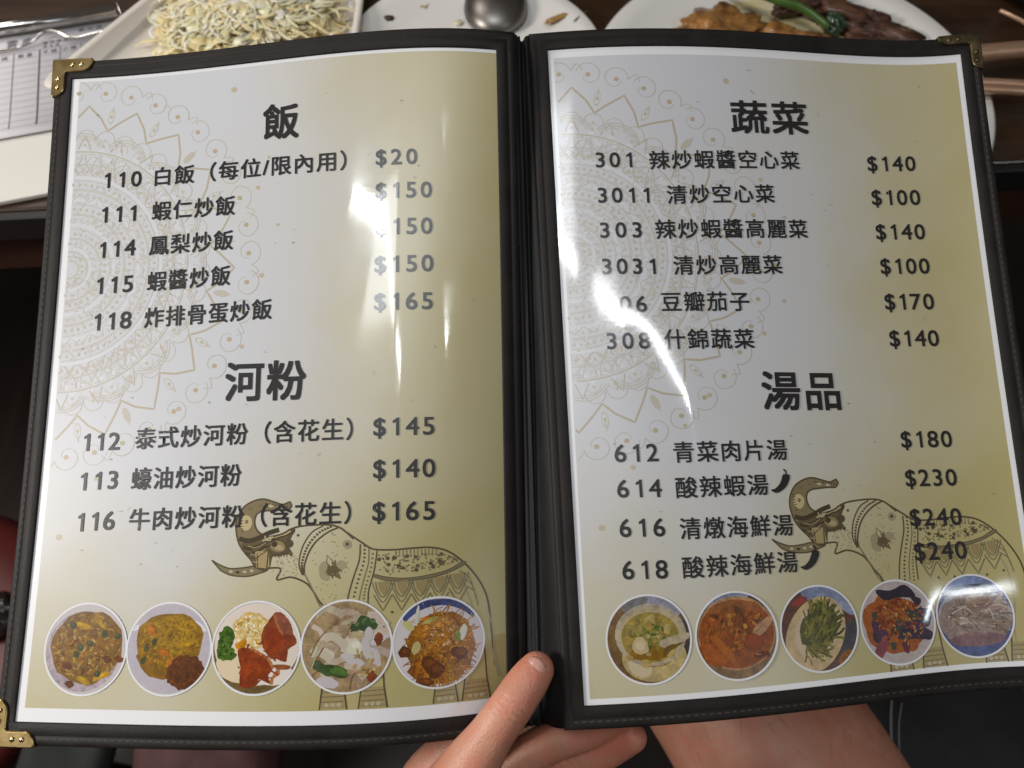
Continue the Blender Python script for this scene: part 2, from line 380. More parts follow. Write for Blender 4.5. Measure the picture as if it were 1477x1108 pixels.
# ---------------------------------------------------------------- plates and food on the table
M_china = mat('white_glazed_china', (.78, .76, .72), .18, coat=.5, coat_rough=.05)
def lathe(bm, prof, n=96, c=(0, 0, 0), outline=None):
    """turned shape; outline(angle) scales the radius"""
    rings = []
    for r, z in prof:
        if r <= 1e-6: rings.append([bm.verts.new((c[0], c[1], c[2] + z))]); continue
        ring = []
        for k in range(n):
            a = 2 * math.pi * k / n; q = outline(a) if outline else 1
            ring.append(bm.verts.new((c[0] + r * q * math.cos(a), c[1] + r * q * math.sin(a), c[2] + z)))
        rings.append(ring)
    for A, B in zip(rings, rings[1:]):
        if len(A) == 1 and len(B) == 1: continue
        for k in range(n):
            if len(A) == 1: bm.faces.new((A[0], B[k], B[(k + 1) % n]))
            elif len(B) == 1: bm.faces.new((A[k], A[(k + 1) % n], B[0]))
            else: bm.faces.new((A[k], A[(k + 1) % n], B[(k + 1) % n], B[k]))
def plate_prof(R, rim=.016, well=.7):
    return [(0, .004), (R * well * .9, .004), (R * well, .0055), (R * .9, rim * .8), (R * .985, rim), (R, rim - .001), (R * .995, rim - .003), (R * .9, rim * .8 - .004), (R * well, .0005), (0, .0005)]
bm = bmesh.new(); lathe(bm, plate_prof(.0974, .012, .74), 128, (-.0289, .4641, 0))
tag(from_bm('round_plate', bm, M_china), 'small round white plate with a spoon and sauce specks behind the menu spine', 'plate')
bm = bmesh.new(); lathe(bm, plate_prof(.1395, .014, .78), 160, (.1955, .4345, 0))
tag(from_bm('round_plate', bm, M_china), 'largest white plate, holding glazed brown meat and a green stem', 'plate')
# square dish with slanted side
def quad_outline(P4, rad=.02, n=6):
    out = []; m = len(P4)
    for i in range(m):
        a, b, c = Vector(P4[i - 1]), Vector(P4[i]), Vector(P4[(i + 1) % m])
        d1 = (a - b).normalized(); d2 = (c - b).normalized()
        p0, p1 = b + d1 * rad, b + d2 * rad
        for k in range(n + 1):
            t = k / n; out.append(tuple(p0 * (1 - t) ** 2 + b * 2 * t * (1 - t) + p1 * t * t))
    return out
TQ = [(-.334, .425), (-.112, .425), (-.112, .640), (-.212, .640)]
oq = quad_outline(TQ); cen = Vector((-.19, .53))
bm = bmesh.new(); rings = []
for sc, z in ((1.0, .017), (.985, .0185), (.93, .017), (.89, .006), (.5, .005)):
    rings.append([bm.verts.new((cen.x + (x - cen.x) * sc, cen.y + (y - cen.y) * sc, z)) for x, y in oq])
for sc, z in ((.995, .015), (.88, .0008)):
    rings.insert(0, [bm.verts.new((cen.x + (x - cen.x) * sc, cen.y + (y - cen.y) * sc, z)) for x, y in oq])
for A, B in zip(rings, rings[1:]) if False else list(zip(rings, rings[1:])):
    n = len(A)
    for k in range(n): bm.faces.new((A[k], A[(k + 1) % n], B[(k + 1) % n], B[k]))
bm.faces.new(rings[0][::-1]); bm.faces.new(rings[-1])
M_china_w = mat('cream_glazed_china', (.80, .74, .66), .2, coat=.5, coat_rough=.06)
tag(from_bm('square_dish', bm, M_china_w), 'white straight sided dish heaped with shredded cabbage', 'dish')
# shredded cabbage: hundreds of curled slivers
rng = random.Random(4)
M_cab = mat('pale_cabbage', (.6, .5, .25), .35, coat=.3)
at = N(M_cab, 'ShaderNodeAttribute', attribute_name='Col'); L(M_cab, at.outputs['Color'], P(M_cab).inputs['Base Color'])
P(M_cab).inputs['Subsurface Weight'].default_value = .5; P(M_cab).inputs['Subsurface Radius'].default_value = (.004, .004, .002)
V = []; F = []; C = []
pal = [(.80, .69, .40), (.78, .65, .34), (.82, .74, .50), (.82, .78, .60), (.82, .79, .66), (.77, .64, .34), (.80, .76, .54), (.77, .74, .46)]
for i in range(1500):
    u = rng.gauss(0, .55); v = rng.gauss(0, .48)
    if abs(u) > 1.1 or abs(v) > 1.1: continue
    cx, cy = -.198 + u * .062, .505 + v * .055
    hz = .0085 + max(0, .0215 * (1 - (u / 1.15) ** 2 - (v / 1.1) ** 2)) * rng.uniform(.93, 1.10)
    a = rng.uniform(0, 6.28); ln = rng.uniform(.012, .034) if i % 3 else rng.uniform(.009, .016); w = rng.uniform(.0006, .0014) if i % 3 else rng.uniform(.0022, .0050); cur = rng.uniform(-4.2, 4.2); lift = rng.uniform(0, .003)
    c = rng.choice(pal); b = len(V); x, y = cx, cy
    for k in range(7):
        t = k / 6; ww = w * (1 - abs(2 * t - 1) ** 3 * .7); z = hz + lift * math.sin(t * 3.14) + rng.uniform(-.0004, .0004)
        tl = rng.uniform(-.12, .12) * w
        V += [(x - math.sin(a) * ww, y + math.cos(a) * ww, z + tl), (x, y, z + .0006), (x + math.sin(a) * ww, y - math.cos(a) * ww, z - tl)]
        x += math.cos(a) * ln / 6; y += math.sin(a) * ln / 6; a += cur / 6
    for k in range(6):
        for q in (0, 1): F.append((b + 3 * k + q, b + 3 * k + q + 1, b + 3 * k + q + 4, b + 3 * k + q + 3)); C.append(c)
from mathutils import noise as _nz
b = len(V); nm = 40
for j in range(nm + 1):
    for i in range(nm + 1):
        u, v = (i / nm - .5) * 2.3, (j / nm - .5) * 2.3
        z = .006 + max(-.004, .021 * (1 - (u / 1.1) ** 2 - (v / 1.05) ** 2)) + .006 * _nz.noise(Vector((u * 4, v * 4, 2))) + .003 * _nz.noise(Vector((u * 11, v * 11, 5)))
        V.append((-.198 + u * .062, .505 + v * .055, z))
for j in range(nm):
    for i in range(nm): a = b + j * (nm + 1) + i; F.append((a, a + 1, a + nm + 2, a + nm + 1)); C.append((.76 + .05 * rng.random(), .60 + .06 * rng.random(), .34))
o = from_data('shredded_cabbage', V, F, M_cab)
ca = o.data.color_attributes.new('Col', 'FLOAT_COLOR', 'CORNER'); buf = np.ones((len(o.data.loops), 4))
for p, c in zip(o.data.polygons, C): buf[p.loop_start:p.loop_start + p.loop_total, :3] = c
ca.data.foreach_set('color', buf.ravel())
tag(o, 'heap of pale yellow shredded cabbage left in the white dish', 'cabbage', kind='stuff')
# organic lumps of food
def lump(name, label, cat, c, r, m, seed, jag=.25, rot=0, group=None, sub=4):
    bm = bmesh.new(); bmesh.ops.create_icosphere(bm, subdivisions=sub, radius=1)
    from mathutils import noise
    for v in bm.verts:
        q = 1 + jag * noise.noise(v.co * 1.6 + Vector((seed * 7.1, seed, 0))) + jag * .55 * noise.noise(v.co * 4.5 + Vector((seed, 3, seed))) + jag * .28 * noise.noise(v.co * 11 + Vector((seed, 9, seed)))
        v.co *= q
        v.co = Matrix.Rotation(rot, 3, 'Z') @ Vector((v.co.x * r[0], v.co.y * r[1], v.co.z * r[2])) + Vector(c)
    return tag(from_bm(name, bm, m), label, cat, group)
M_glaze = mottle(mat('glazed_meat', (.3, .12, .03), .3, coat=.5, coat_rough=.12), (.13, .045, .010), (.46, .22, .06), 110, bump=.5, bump_scale=320)
P(M_glaze).inputs['Subsurface Weight'].default_value = .25; P(M_glaze).inputs['Subsurface Radius'].default_value = (.01, .004, .001)
M_dark = mottle(mat('dark_braised_meat', (.09, .035, .018), .5, coat=.15), (.035, .014, .008), (.14, .06, .03), 90, stretch=(.6, 2.2, 1), bump=.8, bump_scale=260)
M_green = mottle(mat('green_stem_skin', (.06, .13, .02), .3, coat=.3), (.045, .10, .015), (.09, .17, .035), 80)
M_sauce = mottle(mat('brown_sauce', (.4, .2, .05), .15, coat=.6), (.30, .15, .04), (.50, .32, .12), 90)
M_oil = mottle(mat('thin_yellow_oil', (.66, .58, .34), .12, coat=.6), (.72, .66, .48), (.64, .54, .26), 50)
lump('oil_puddle', 'thin yellow oil puddle under the glazed meat', 'sauce', (.206, .505, .0045), (.058, .046, .0012), M_oil, 9, .3)
lump('meat_piece', 'amber glazed translucent meat piece, leftmost on the largest plate', 'meat', (.156, .496, .010), (.026, .021, .009), M_glaze, 2, .55, .2)
lump('sauce_puddle', 'brown sauce pooled around the amber meat piece', 'sauce', (.178, .492, .0050), (.052, .026, .0016), M_sauce, 31, .5)
lump('meat_piece', 'flat orange glazed meat strip under the green stem', 'meat', (.196, .486, .009), (.032, .013, .007), M_glaze, 5, .6, -.1)
lump('meat_piece', 'dark brown braised meat flap pointing right on the largest plate', 'meat', (.262, .503, .011), (.034, .012, .008), M_dark, 3, .7, -.42)
lump('meat_piece', 'dark brown meat sliver behind the green stem', 'meat', (.225, .521, .014), (.030, .006, .008), M_dark, 8, .35, .30)
bm = bmesh.new(); tube(bm, smooth_path([(.147, .560, .020), (.160, .541, .026), (.176, .523, .026), (.196, .514, .023), (.217, .506, .020), (.234, .492, .016)], 6), [.0022 + .0016 * math.sin(k / 30 * 3.14) for k in range(31)], 10)
tag(from_bm('green_vegetable', bm, M_green), 'long curved green vegetable stem lying across the glazed meat', 'vegetable')
lump('green_leaf', 'dark green leaf scrap tucked beside the brown meat', 'vegetable', (.240, .500, .012), (.007, .010, .008), mat('dark_leaf', (.015, .04, .015), .3, coat=.4), 4, .35, .3)
bm = bmesh.new(); tube(bm, smooth_path([(.116, .545, .005), (.112, .531, .005), (.109, .520, .005), (.113, .514, .005), (.120, .517, .005), (.121, .530, .005), (.123, .545, .005)], 5), .0022, 8)
for v in bm.verts: v.co.z = .0044 + (v.co.z - .005) * .35
tag(from_bm('sauce_smear', bm, M_sauce), 'looped brown sauce smear on the largest plate', 'sauce')
lump('sauce_drop', 'small brown sauce drop beside the looped smear', 'sauce', (.131, .514, .0045), (.004, .003, .0008), M_sauce, 6, .3, -.6)
lump('food_scrap', 'dark brown food scrap at the left of the small plate', 'food scrap', (-.0945, .513, .0075), (.0042, .0028, .0018), M_dark, 11, .4)
lump('food_scrap', 'beige food scrap above the dark one on the small plate', 'food scrap', (-.069, .531, .0055), (.0062, .0048, .0014), mat('beige_crumb', (.42, .30, .17), .5), 12, .5)
lump('food_scrap', 'orange sauce streak at the right of the small plate', 'food scrap', (.036, .513, .0088), (.013, .0030, .0010), M_sauce, 13, .4, .55)
lump('food_scrap', 'thin green sliver near the right rim of the small plate', 'food scrap', (.052, .512, .0105), (.009, .0008, .0007), M_green, 14, .1, .85)
lump('food_scrap', 'yellow oil speck at the left of the spoon bowl', 'food scrap', (-.041, .5115, .0052), (.0035, .0030, .0008), M_oil, 15, .4)
# spoon, bowl turned down on the small plate
M_steel = mottle(mat('brushed_steel', (.30, .28, .26), .36, 1.0), (.20, .185, .17), (.28, .26, .24), 30, rvar=(.34, .46))
SP = thing('spoon', 'grey steel spoon lying bowl down on the small plate', 'spoon', (-.012, .525, .006))
bm = bmesh.new()
ring_n = 40; rings = []
for i in range(15):
    th = i / 14 * math.pi / 2
    rr = math.sin(th); zz = math.cos(th)
    ring = []
    for k in range(ring_n):
        a = 2 * math.pi * k / ring_n
        ex = 1 + .16 * math.sin(a) * -1
        ring.append(bm.verts.new((-.0125 + .0245 * rr * math.cos(a) * (1 - .10 * math.sin(a)), .530 + .0345 * rr * math.sin(a), .0065 + .0155 * zz)))
    rings.append(ring)
for A, B in zip(rings, rings[1:]):
    for k in range(ring_n): bm.faces.new((A[k], A[(k + 1) % ring_n], B[(k + 1) % ring_n], B[k]))
bmesh.ops.remove_doubles(bm, verts=bm.verts, dist=1e-5)
o = from_bm('spoon_bowl', bm, M_steel, SP); q = o.modifiers.new('s', 'SOLIDIFY'); q.thickness = .0012; q.offset = -1
bm = bmesh.new(); tube(bm, smooth_path([(-.012, .562, .008), (-.010, .585, .014), (-.006, .62, .022), (.004, .70, .026)], 6), .0036, 10); from_bm('handle', bm, M_steel, SP)
# dark bowl between the plates, dark pot and rods at the right
M_blk = mottle(mat('black_lacquer', (.012, .010, .009), .3, coat=.5), (.008, .007, .006), (.02, .015, .012), 20)
bm = bmesh.new(); lathe(bm, [(0, .002), (.012, .002), (.024, .012), (.030, .026), (.031, .0275), (.029, .026), (.022, .012), (0, .006)], 48, (.066, .572, 0))
tag(from_bm('sauce_bowl', bm, mottle(mat('dark_brown_glaze', (.03, .016, .01), .3, coat=.5), (.02, .011, .007), (.05, .026, .017), 40)), 'small dark brown sauce bowl between the two round plates', 'bowl')
bm = bmesh.new(); lathe(bm, [(0, .002), (.085, .002), (.098, .012), (.104, .045), (.1075, .047), (.108, .043), (.101, .010), (.09, -.0), (0, .0)][::1], 96, (.466, .600, .0005))
PT = tag(from_bm('black_pan', bm, M_blk), 'black pan with a faint rim shine behind the metal rods', 'pan')
M_bronze = mottle(mat('bronze_metal', (.62, .40, .26), .4, .75), (.55, .34, .21), (.72, .48, .33), 25, stretch=(1, 14, 14), rvar=(.34, .5))
bm = bmesh.new(); tube(bm, smooth_path([(.286, .447, .0225), (.325, .4520, .024), (.40, .462, .022), (.52, .478, .012)], 6), .0062, 16)
tag(from_bm('metal_rod', bm, M_bronze), 'thicker bronze coloured metal rod, the upper of two beside the menu corner', 'rod')
R2 = thing('flat_metal_bar', 'thin grooved bronze bar below the thicker rod beside the menu corner', 'bar', (.35, .42, .02))
for dy in (0, .0068):
    bm = bmesh.new(); tube(bm, smooth_path([(.270, .4225 + dy, .0195), (.325, .4195 + dy, .0215), (.40, .4135 + dy, .019), (.52, .404 + dy, .006)], 6), .0031, 12)
    from_bm('bar_edge', bm, M_bronze, R2)
bm = bmesh.new(); tube(bm, smooth_path([(.345, .482, .0365), (.352, .4755, .0365), (.361, .469, .035), (.37, .4635, .031)], 5), .0016, 8)
tag(from_bm('wire_handle', bm, M_bronze), 'short shiny wire leaning against the black pan', 'handle')

# ---------------------------------------------------------------- clipboard and order form
MC = Matrix.Translation((-.298, .514, 0)) @ Matrix.Rotation(R_(15), 4, 'Z')     # local +x to the right along the clip, -y towards the viewer
CB = thing('clipboard', 'white clipboard with a chrome bar clip left of the menu', 'clipboard', (-.33, .43, .003))
M_wboard = mat('white_plastic_board', (.72, .70, .64), .35)
M_chrome = mottle(mat('chrome', (.62, .60, .57), .14, 1.0), (.55, .53, .50), (.68, .66, .64), 60, stretch=(1, 10, 10), rvar=(.10, .22))
ol = quad_outline([(-.20, -.164), (.012, -.164), (.012, .0085), (-.20, .0085)], .006)
bm = bmesh.new(); prism(bm, ol, .0006, .0042, MC); from_bm('board', bm, M_wboard, CB, False, bevel=.0008)
bm = bmesh.new(); tube(bm, [MC @ Vector(p) for p in ((-.19, .0066, .0105), (-.100, .0056, .0105), (-.0017, .0042, .0105))], .0046, 20); from_bm('clip_bar', bm, M_chrome, CB)
bm = bmesh.new(); tube(bm, [MC @ Vector(p) for p in smooth_path([(-.19, -.0165, .0072), (-.0865, -.0159, .0075), (-.071, -.0150, .0078), (-.0621, -.0125, .009), (-.0559, -.0076, .0105), (-.050, -.0074, .011), (-.0433, -.0099, .010), (-.0343, -.0152, .008), (-.018, -.0133, .0075), (-.003, -.0115, .0075), (.0025, -.006, .008), (.001, .003, .011), (-.0006, .011, .0125)], 6)], .0011, 10)
from_bm('wire_clamp', bm, M_chrome, CB)
bm = bmesh.new(); tube(bm, [MC @ Vector(p) for p in smooth_path([(.002, -.001, .006), (.009, -.0005, .007), (.0145, -.006, .007), (.0155, -.014, .006)], 6)], .0016, 10)
from_bm('hook_loop', bm, mat('ivory_plastic', (.7, .66, .58), .3), CB)
OF = thing('order_form', 'white ruled order form with column headings under the chrome clip', 'order form', (-.33, .44, .005))
M_form = mat('form_paper', (.74, .71, .74), .75)
def form_h(x, y): return .0047 + .0022 * max(0, (-y - .085) / .023) ** 2 if y < -.085 else .0047
V = []; F = []
for j in range(15):
    for i in range(2):
        x = (-.20, .0035)[i]; y = .004 - j * (.112 / 14); V.append(tuple(MC @ Vector((x, y, form_h(x, y)))))
for j in range(14): F.append((2 * j, 2 * j + 2, 2 * j + 3, 2 * j + 1))
from_data('paper_sheet', V, F, M_form, OF, solid=.0004)
M_fink = mat('grey_black_ink', (.045, .04, .05), .7)
M_fline = mat('grey_rule_ink', (.22, .20, .25), .7)
def form_stroke(bm, x0, y0, x1, y1, w, dz=.0002):
    n = 8; d = Vector((x1 - x0, y1 - y0)).normalized(); q = Vector((-d.y, d.x)) * w / 2; pr = None
    for k in range(n + 1):
        t = k / n; x = x0 + (x1 - x0) * t; y = y0 + (y1 - y0) * t
        a = bm.verts.new(MC @ Vector((x + q.x, y + q.y, form_h(x, y) + dz))); b = bm.verts.new(MC @ Vector((x - q.x, y - q.y, form_h(x, y) + dz)))
        if pr: bm.faces.new((pr[0], pr[1], b, a))
        pr = (a, b)

# font lettering -> list of (x, y) polygons, ink box normalised later
def glyphs(txt, space=1.0):
    cu = bpy.data.curves.new('lettering', 'FONT'); cu.body = txt; cu.size = 1; cu.space_character = space; cu.resolution_u = 3
    o = bpy.data.objects.new('lettering', cu); COL.objects.link(o)
    bpy.context.view_layer.update()
    me = bpy.data.meshes.new_from_object(o.evaluated_get(bpy.context.evaluated_depsgraph_get()))
    Vv = np.array([v.co[:2] for v in me.vertices]); Ff = [tuple(p.vertices) for p in me.polygons]
    bpy.data.objects.remove(o); bpy.data.curves.remove(cu); bpy.data.meshes.remove(me)
    return Vv, Ff

bm = bmesh.new()
top = -.0178
for k in range(12): form_stroke(bm, -.20, top - .0072 - k * .0066, -.0006, top - .0072 - k * .0066, .00022)
form_stroke(bm, -.20, top, -.0006, top, .0003)
from_bm('ruled_lines', bm, M_fline, OF, False)
bm = bmesh.new()
for x, w in ((-.0784, .0005), (-.0600, .001), (-.0453, .0005), (-.0304, .0005), (-.0153, .0005), (-.0006, .0004)):
    form_stroke(bm, x, top, x, -.0985 if w > .0004 else top - .008, w)
from_bm('column_lines', bm, M_fink, OF, False)
def form_text(txt, x, y, size):
    Vv, Ff = glyphs(txt); bm = bmesh.new()
    vs = [bm.verts.new(MC @ Vector((x + a * size, y + b * size, form_h(x, y) + .0003))) for a, b in Vv]
    for f in Ff:
        try: bm.faces.new([vs[i] for i in f])
        except ValueError: pass
    from_bm('form_lettering', bm, M_fink, OF, False)
form_text('雲 南', -.0845, -.0095, .0088); form_text('新 大 店', -.0325, -.0048, .0050)
form_text('辣 加 辣 為 小 辣', -.058, -.0128, .0038); form_text('請 勾 選', -.058, -.0168, .0034)
for t, x in (('號 碼', -.093), ('數 量', -.0755), ('不 辣', -.0580), ('小 辣', -.0440), ('中 辣', -.0290), ('大 辣', -.0140)): form_text(t, x, top - .0058, .0046)

# ---------------------------------------------------------------- things below the table
M_red = mottle(mat('red_vinyl', (.09, .010, .008), .5), (.07, .008, .006), (.11, .013, .010), 14, bump=.1)
ST = thing('red_stool', 'round red stool seat low at the left of the menu', 'stool', (-.52, .09, -.75))
bm = bmesh.new(); lathe(bm, [(0, .004), (.10, .003), (.125, -.002), (.138, -.014), (.14, -.03), (.13, -.036), (0, -.036)], 64, (-.535, .095, -.30)); from_bm('seat', bm, M_red, ST)
for k in range(4):
    a = R_(45 + 90 * k); bm = bmesh.new(); tube(bm, [(-.535 + .10 * math.cos(a), .095 + .10 * math.sin(a), -.337), (-.535 + .14 * math.cos(a), .095 + .14 * math.sin(a), -.75)], .012, 12); from_bm('leg', bm, M_blk, ST)
def cloth(name, label, cat, x0, x1, y0, y1, z, m, seed, amp=.02, fall=.02):
    from mathutils import noise
    V = []; F = []; n = 40
    for j in range(n + 1):
        for i in range(n + 1):
            u, v = i / n, j / n; e = min(u, 1 - u, v, 1 - v)
            x = x0 + (x1 - x0) * u; y = y0 + (y1 - y0) * v
            V.append((x, y, z + amp * noise.noise(Vector((x * 11 + seed, y * 11, seed))) + amp * .5 * noise.noise(Vector((x * 30, y * 24 + seed, 1))) - fall * math.exp(-e * 14)))
    for j in range(n):
        for i in range(n): a = j * (n + 1) + i; F.append((a, a + 1, a + n + 2, a + n + 1))
    o = from_data(name, V, F, m, solid=.02); return tag(o, label, cat)
M_maroon = mottle(mat('maroon_cloth', (.08, .028, .030), .8), (.035, .011, .011), (.075, .028, .028), 30, bump=.3)
cloth('maroon_cloth', 'folded maroon cloth on the lap below the menu', 'cloth', -.312, -.19, -.12, .06, -.290, M_maroon, 3, .022)
cloth('grey_bag', 'dark green grey fabric bag beside the red stool', 'bag', -.40, -.325, -.12, .06, -.285, mottle(mat('grey_green_fabric', (.02, .024, .022), .8), (.007, .0085, .008), (.014, .0165, .0155), 40, bump=.2), 5, .012)
M_bf = mottle(mat('black_fabric', (.008, .008, .009), .75), (.006, .006, .007), (.013, .012, .013), 50, bump=.3)
lump('black_pouch', 'black shiny pouch lying on the edge of the red stool', 'pouch', (-.448, .128, -.285), (.024, .020, .014), M_blk, 21, .3)
BC = thing('black_garment', 'black garment with pale stitched lines at the lower right', 'garment', (.36, 0, -.25))
V = []; F = []
for j in range(31):
    for i in range(31):
        u, v = i / 30, j / 30; x = .235 + u * .30 + .02 * v; y = -.14 + v * .25
        V.append((x, y, -.225 + .035 * math.sin(u * 2.6) - .03 * v ** 2 + .006 * math.sin(u * 14 + v * 5)))
for j in range(30):
    for i in range(30): a = j * 31 + i; F.append((a, a + 1, a + 32, a + 31))
from_data('fabric', V, F, M_bf, BC, solid=.01)
def fab_z(x, y):
    v = (y + .14) / .25; u = (x - .235 - .02 * v) / .30
    return -.225 + .035 * math.sin(u * 2.6) - .03 * v ** 2 + .006 * math.sin(u * 14 + v * 5)
for pts, r in (([(.2885, .056), (.284, .040), (.279, .018), (.277, .004)], .0009), ([(.294, .053), (.288, .036), (.281, .006)], .0005)):
    bm = bmesh.new(); tube(bm, [(x, y, fab_z(x, y) + .001) for x, y in smooth_path(pts, 5)], r, 6); from_bm('stitch_line', bm, mat('pale_thread', (.22, .22, .21), .7), BC)

# ---------------------------------------------------------------- person: left hand on the menu and bare leg
M_skin = mat('skin', (.52, .26, .17), .48)
P(M_skin).inputs['Subsurface Weight'].default_value = .22; P(M_skin).inputs['Subsurface Radius'].default_value = (.006, .0025, .0012)
tc = N(M_skin, 'ShaderNodeTexCoord'); n1 = N(M_skin, 'ShaderNodeTexNoise'); n1.inputs['Scale'].default_value = 38; n1.inputs['Detail'].default_value = 5
rp = N(M_skin, 'ShaderNodeValToRGB'); rp.color_ramp.elements[0].position = .3; rp.color_ramp.elements[1].position = .7
rp.color_ramp.elements[0].color = (.47, .208, .130, 1); rp.color_ramp.elements[1].color = (.61, .312, .212, 1)
L(M_skin, tc.outputs['Object'], n1.inputs['Vector']); L(M_skin, n1.outputs['Fac'], rp.inputs[0])
ra = N(M_skin, 'ShaderNodeAttribute', attribute_name='Flush'); n4 = N(M_skin, 'ShaderNodeTexNoise'); n4.inputs['Scale'].default_value = 130; n4.inputs['Detail'].default_value = 6; L(M_skin, tc.outputs['Object'], n4.inputs['Vector'])
m4 = N(M_skin, 'ShaderNodeMapRange'); L(M_skin, n4.outputs['Fac'], m4.inputs[0])
for i, v in zip(('From Min', 'From Max', 'To Min', 'To Max'), (.40, .70, 0, .62)): m4.inputs[i].default_value = v
a4 = N(M_skin, 'ShaderNodeMath', operation='ADD'); a4.use_clamp = True; L(M_skin, ra.outputs['Fac'], a4.inputs[0]); L(M_skin, m4.outputs[0], a4.inputs[1])
x4 = N(M_skin, 'ShaderNodeMix', data_type='RGBA'); x4.inputs['B'].default_value = (.60, .205, .135, 1); L(M_skin, a4.outputs[0], x4.inputs['Factor']); L(M_skin, rp.outputs[0], x4.inputs['A']); L(M_skin, x4.outputs['Result'], P(M_skin).inputs['Base Color'])
vo = N(M_skin, 'ShaderNodeTexVoronoi'); vo.inputs['Scale'].default_value = 900; L(M_skin, tc.outputs['Object'], vo.inputs['Vector'])
n2 = N(M_skin, 'ShaderNodeTexNoise'); n2.inputs['Scale'].default_value = 260; n2.inputs['Detail'].default_value = 6; L(M_skin, tc.outputs['Object'], n2.inputs['Vector'])
ma = N(M_skin, 'ShaderNodeMath', operation='ADD'); L(M_skin, vo.outputs['Distance'], ma.inputs[0]); L(M_skin, n2.outputs['Fac'], ma.inputs[1])
b = N(M_skin, 'ShaderNodeBump'); b.inputs['Strength'].default_value = .22; b.inputs['Distance'].default_value = .0006
L(M_skin, ma.outputs[0], b.inputs['Height']); L(M_skin, b.outputs[0], P(M_skin).inputs['Normal'])
J = {
'thumb': [(0.0101, 0.0408, 0.0534, 0.0074), (0.0060, 0.0355, 0.0534, 0.0085), (-0.0010, 0.0262, 0.0519, 0.0089), (-0.0094, 0.0156, 0.0457, 0.0095), (-0.0188, 0.0033, 0.0352, 0.0125), (-0.0329, -0.0149, 0.0074, 0.0165), (-0.0578, -0.0491, -0.0425, 0.0240)],
'index': [(0.0193, 0.0355, 0.0155, 0.0075), (0.0021, 0.0275, 0.0073, 0.0085), (-0.0155, 0.0193, -0.0016, 0.0095), (-0.0370, 0.0029, -0.0171, 0.0135), (-0.0492, -0.0210, -0.0366, 0.0170)],
'middle': [(0.0486, 0.0267, 0.0097, 0.0072), (0.0356, 0.0215, 0.0012, 0.0085), (0.0102, 0.0124, -0.0109, 0.0092), (-0.0162, -0.0064, -0.0311, 0.0125), (-0.0333, -0.0304, -0.0495, 0.0170)],
'ring': [(0.0546, 0.0179, 0.0044, 0.0068), (0.0448, 0.0131, -0.0055, 0.0078), (0.0219, 0.0018, -0.0222, 0.0088), (-0.0029, -0.0185, -0.0443, 0.0115), (-0.0235, -0.0400, -0.0614, 0.0160)],
'pinky': [(0.0526, -0.0005, -0.0189, 0.0062), (0.0370, -0.0093, -0.0304, 0.0072), (0.0108, -0.0278, -0.0538, 0.0090), (-0.0169, -0.0497, -0.0723, 0.0140)],
'palm': [(-0.0353, -0.0174, -0.0200, 0.0190), (-0.0266, -0.0364, -0.0539, 0.0200), (-0.0468, -0.0602, -0.0654, 0.0260), (-0.0615, -0.0887, -0.0885, 0.0290)],
'arm': [(-0.0605, -0.0693, -0.0714, 0.0270), (-0.0839, -0.1155, -0.1118, 0.0270), (-0.1239, -0.2135, -0.2092, 0.0340), (-0.1778, -0.3542, -0.3406, 0.0420)],
}
def blob_mesh(chains, voxel, smooth_n):
    bm = bmesh.new()
    for ch in chains:
        pts = smooth_path(ch, 7)
        for p in pts:
            mtx = Matrix.Translation(p[:3]) @ Matrix.Scale(max(p[3], .002), 4)
            bmesh.ops.create_icosphere(bm, subdivisions=3, radius=1, matrix=mtx)
    me = bpy.data.meshes.new('flesh'); bm.to_mesh(me); bm.free()
    o = bpy.data.objects.new('flesh', me); COL.objects.link(o)
    q = o.modifiers.new('r', 'REMESH'); q.mode = 'VOXEL'; q.voxel_size = voxel
    q = o.modifiers.new('s', 'SMOOTH'); q.iterations = smooth_n; q.factor = .5
    bpy.context.view_layer.update()
    out = bpy.data.meshes.new_from_object(o.evaluated_get(bpy.context.evaluated_depsgraph_get()))
    bpy.data.objects.remove(o); bpy.data.meshes.remove(me)
    return out
hand = blob_mesh(list(J.values()), .0009, 9)
co = np.zeros(len(hand.vertices) * 3); hand.vertices.foreach_get('co', co); co = co.reshape(-1, 3)
no = np.zeros(len(hand.vertices) * 3); hand.vertices.foreach_get('normal', no); no = no.reshape(-1, 3)
tip, ip = np.array(J['thumb'][0][:3]), np.array(J['thumb'][3][:3]); ax = (ip - tip) / np.linalg.norm(ip - tip)
ipc = np.array(J['thumb'][2][:3]); s_ = (co - ipc) @ ax; side = np.cross(ax, np.array([0, -.47, .88])); w_ = (co - ipc) @ side
near = np.exp(-(np.linalg.norm(co - ipc, axis=1) / .016) ** 4) * (no[:, 2] > 0)
for s0, am, curve in ((-.004, .30, 18), (-.0015, .42, 10), (.0012, .48, 2), (.0036, .36, -9), (.0062, .26, -16)):
    co -= no * (near * am * 1.9 / 1000 * np.exp(-((s_ - s0 - curve * w_ ** 2) / .00065) ** 2) * np.exp(-(w_ / .0075) ** 4))[:, None]
hand.vertices.foreach_set('co', co.ravel()); hand.update()
leg = blob_mesh([[(.305, -.24, -.235, .080), (.245, -.10, -.225, .078), (.195, .02, -.232, .074), (.150, .10, -.245, .070), (.105, .18, -.265, .066)]], .004, 12)
bm = bmesh.new(); bm.from_mesh(hand); bm.from_mesh(leg)
fl_ = bm.verts.layers.float.new('Flush')
TIPS = [(Vector(J[k][0][:3]), .011) for k in ('thumb', 'index', 'middle', 'ring', 'pinky')] + [(Vector(J[k][1][:3]), .009) for k in ('middle', 'ring')]
for v in bm.verts:
    v[fl_] = min(.75, sum(.62 * math.exp(-((v.co - t).length / r) ** 2) for t, r in TIPS) + .35 * math.exp(-((v.co - Vector(ipc)).length / .010) ** 2))
PE = from_bm('person', bm, M_skin, None)
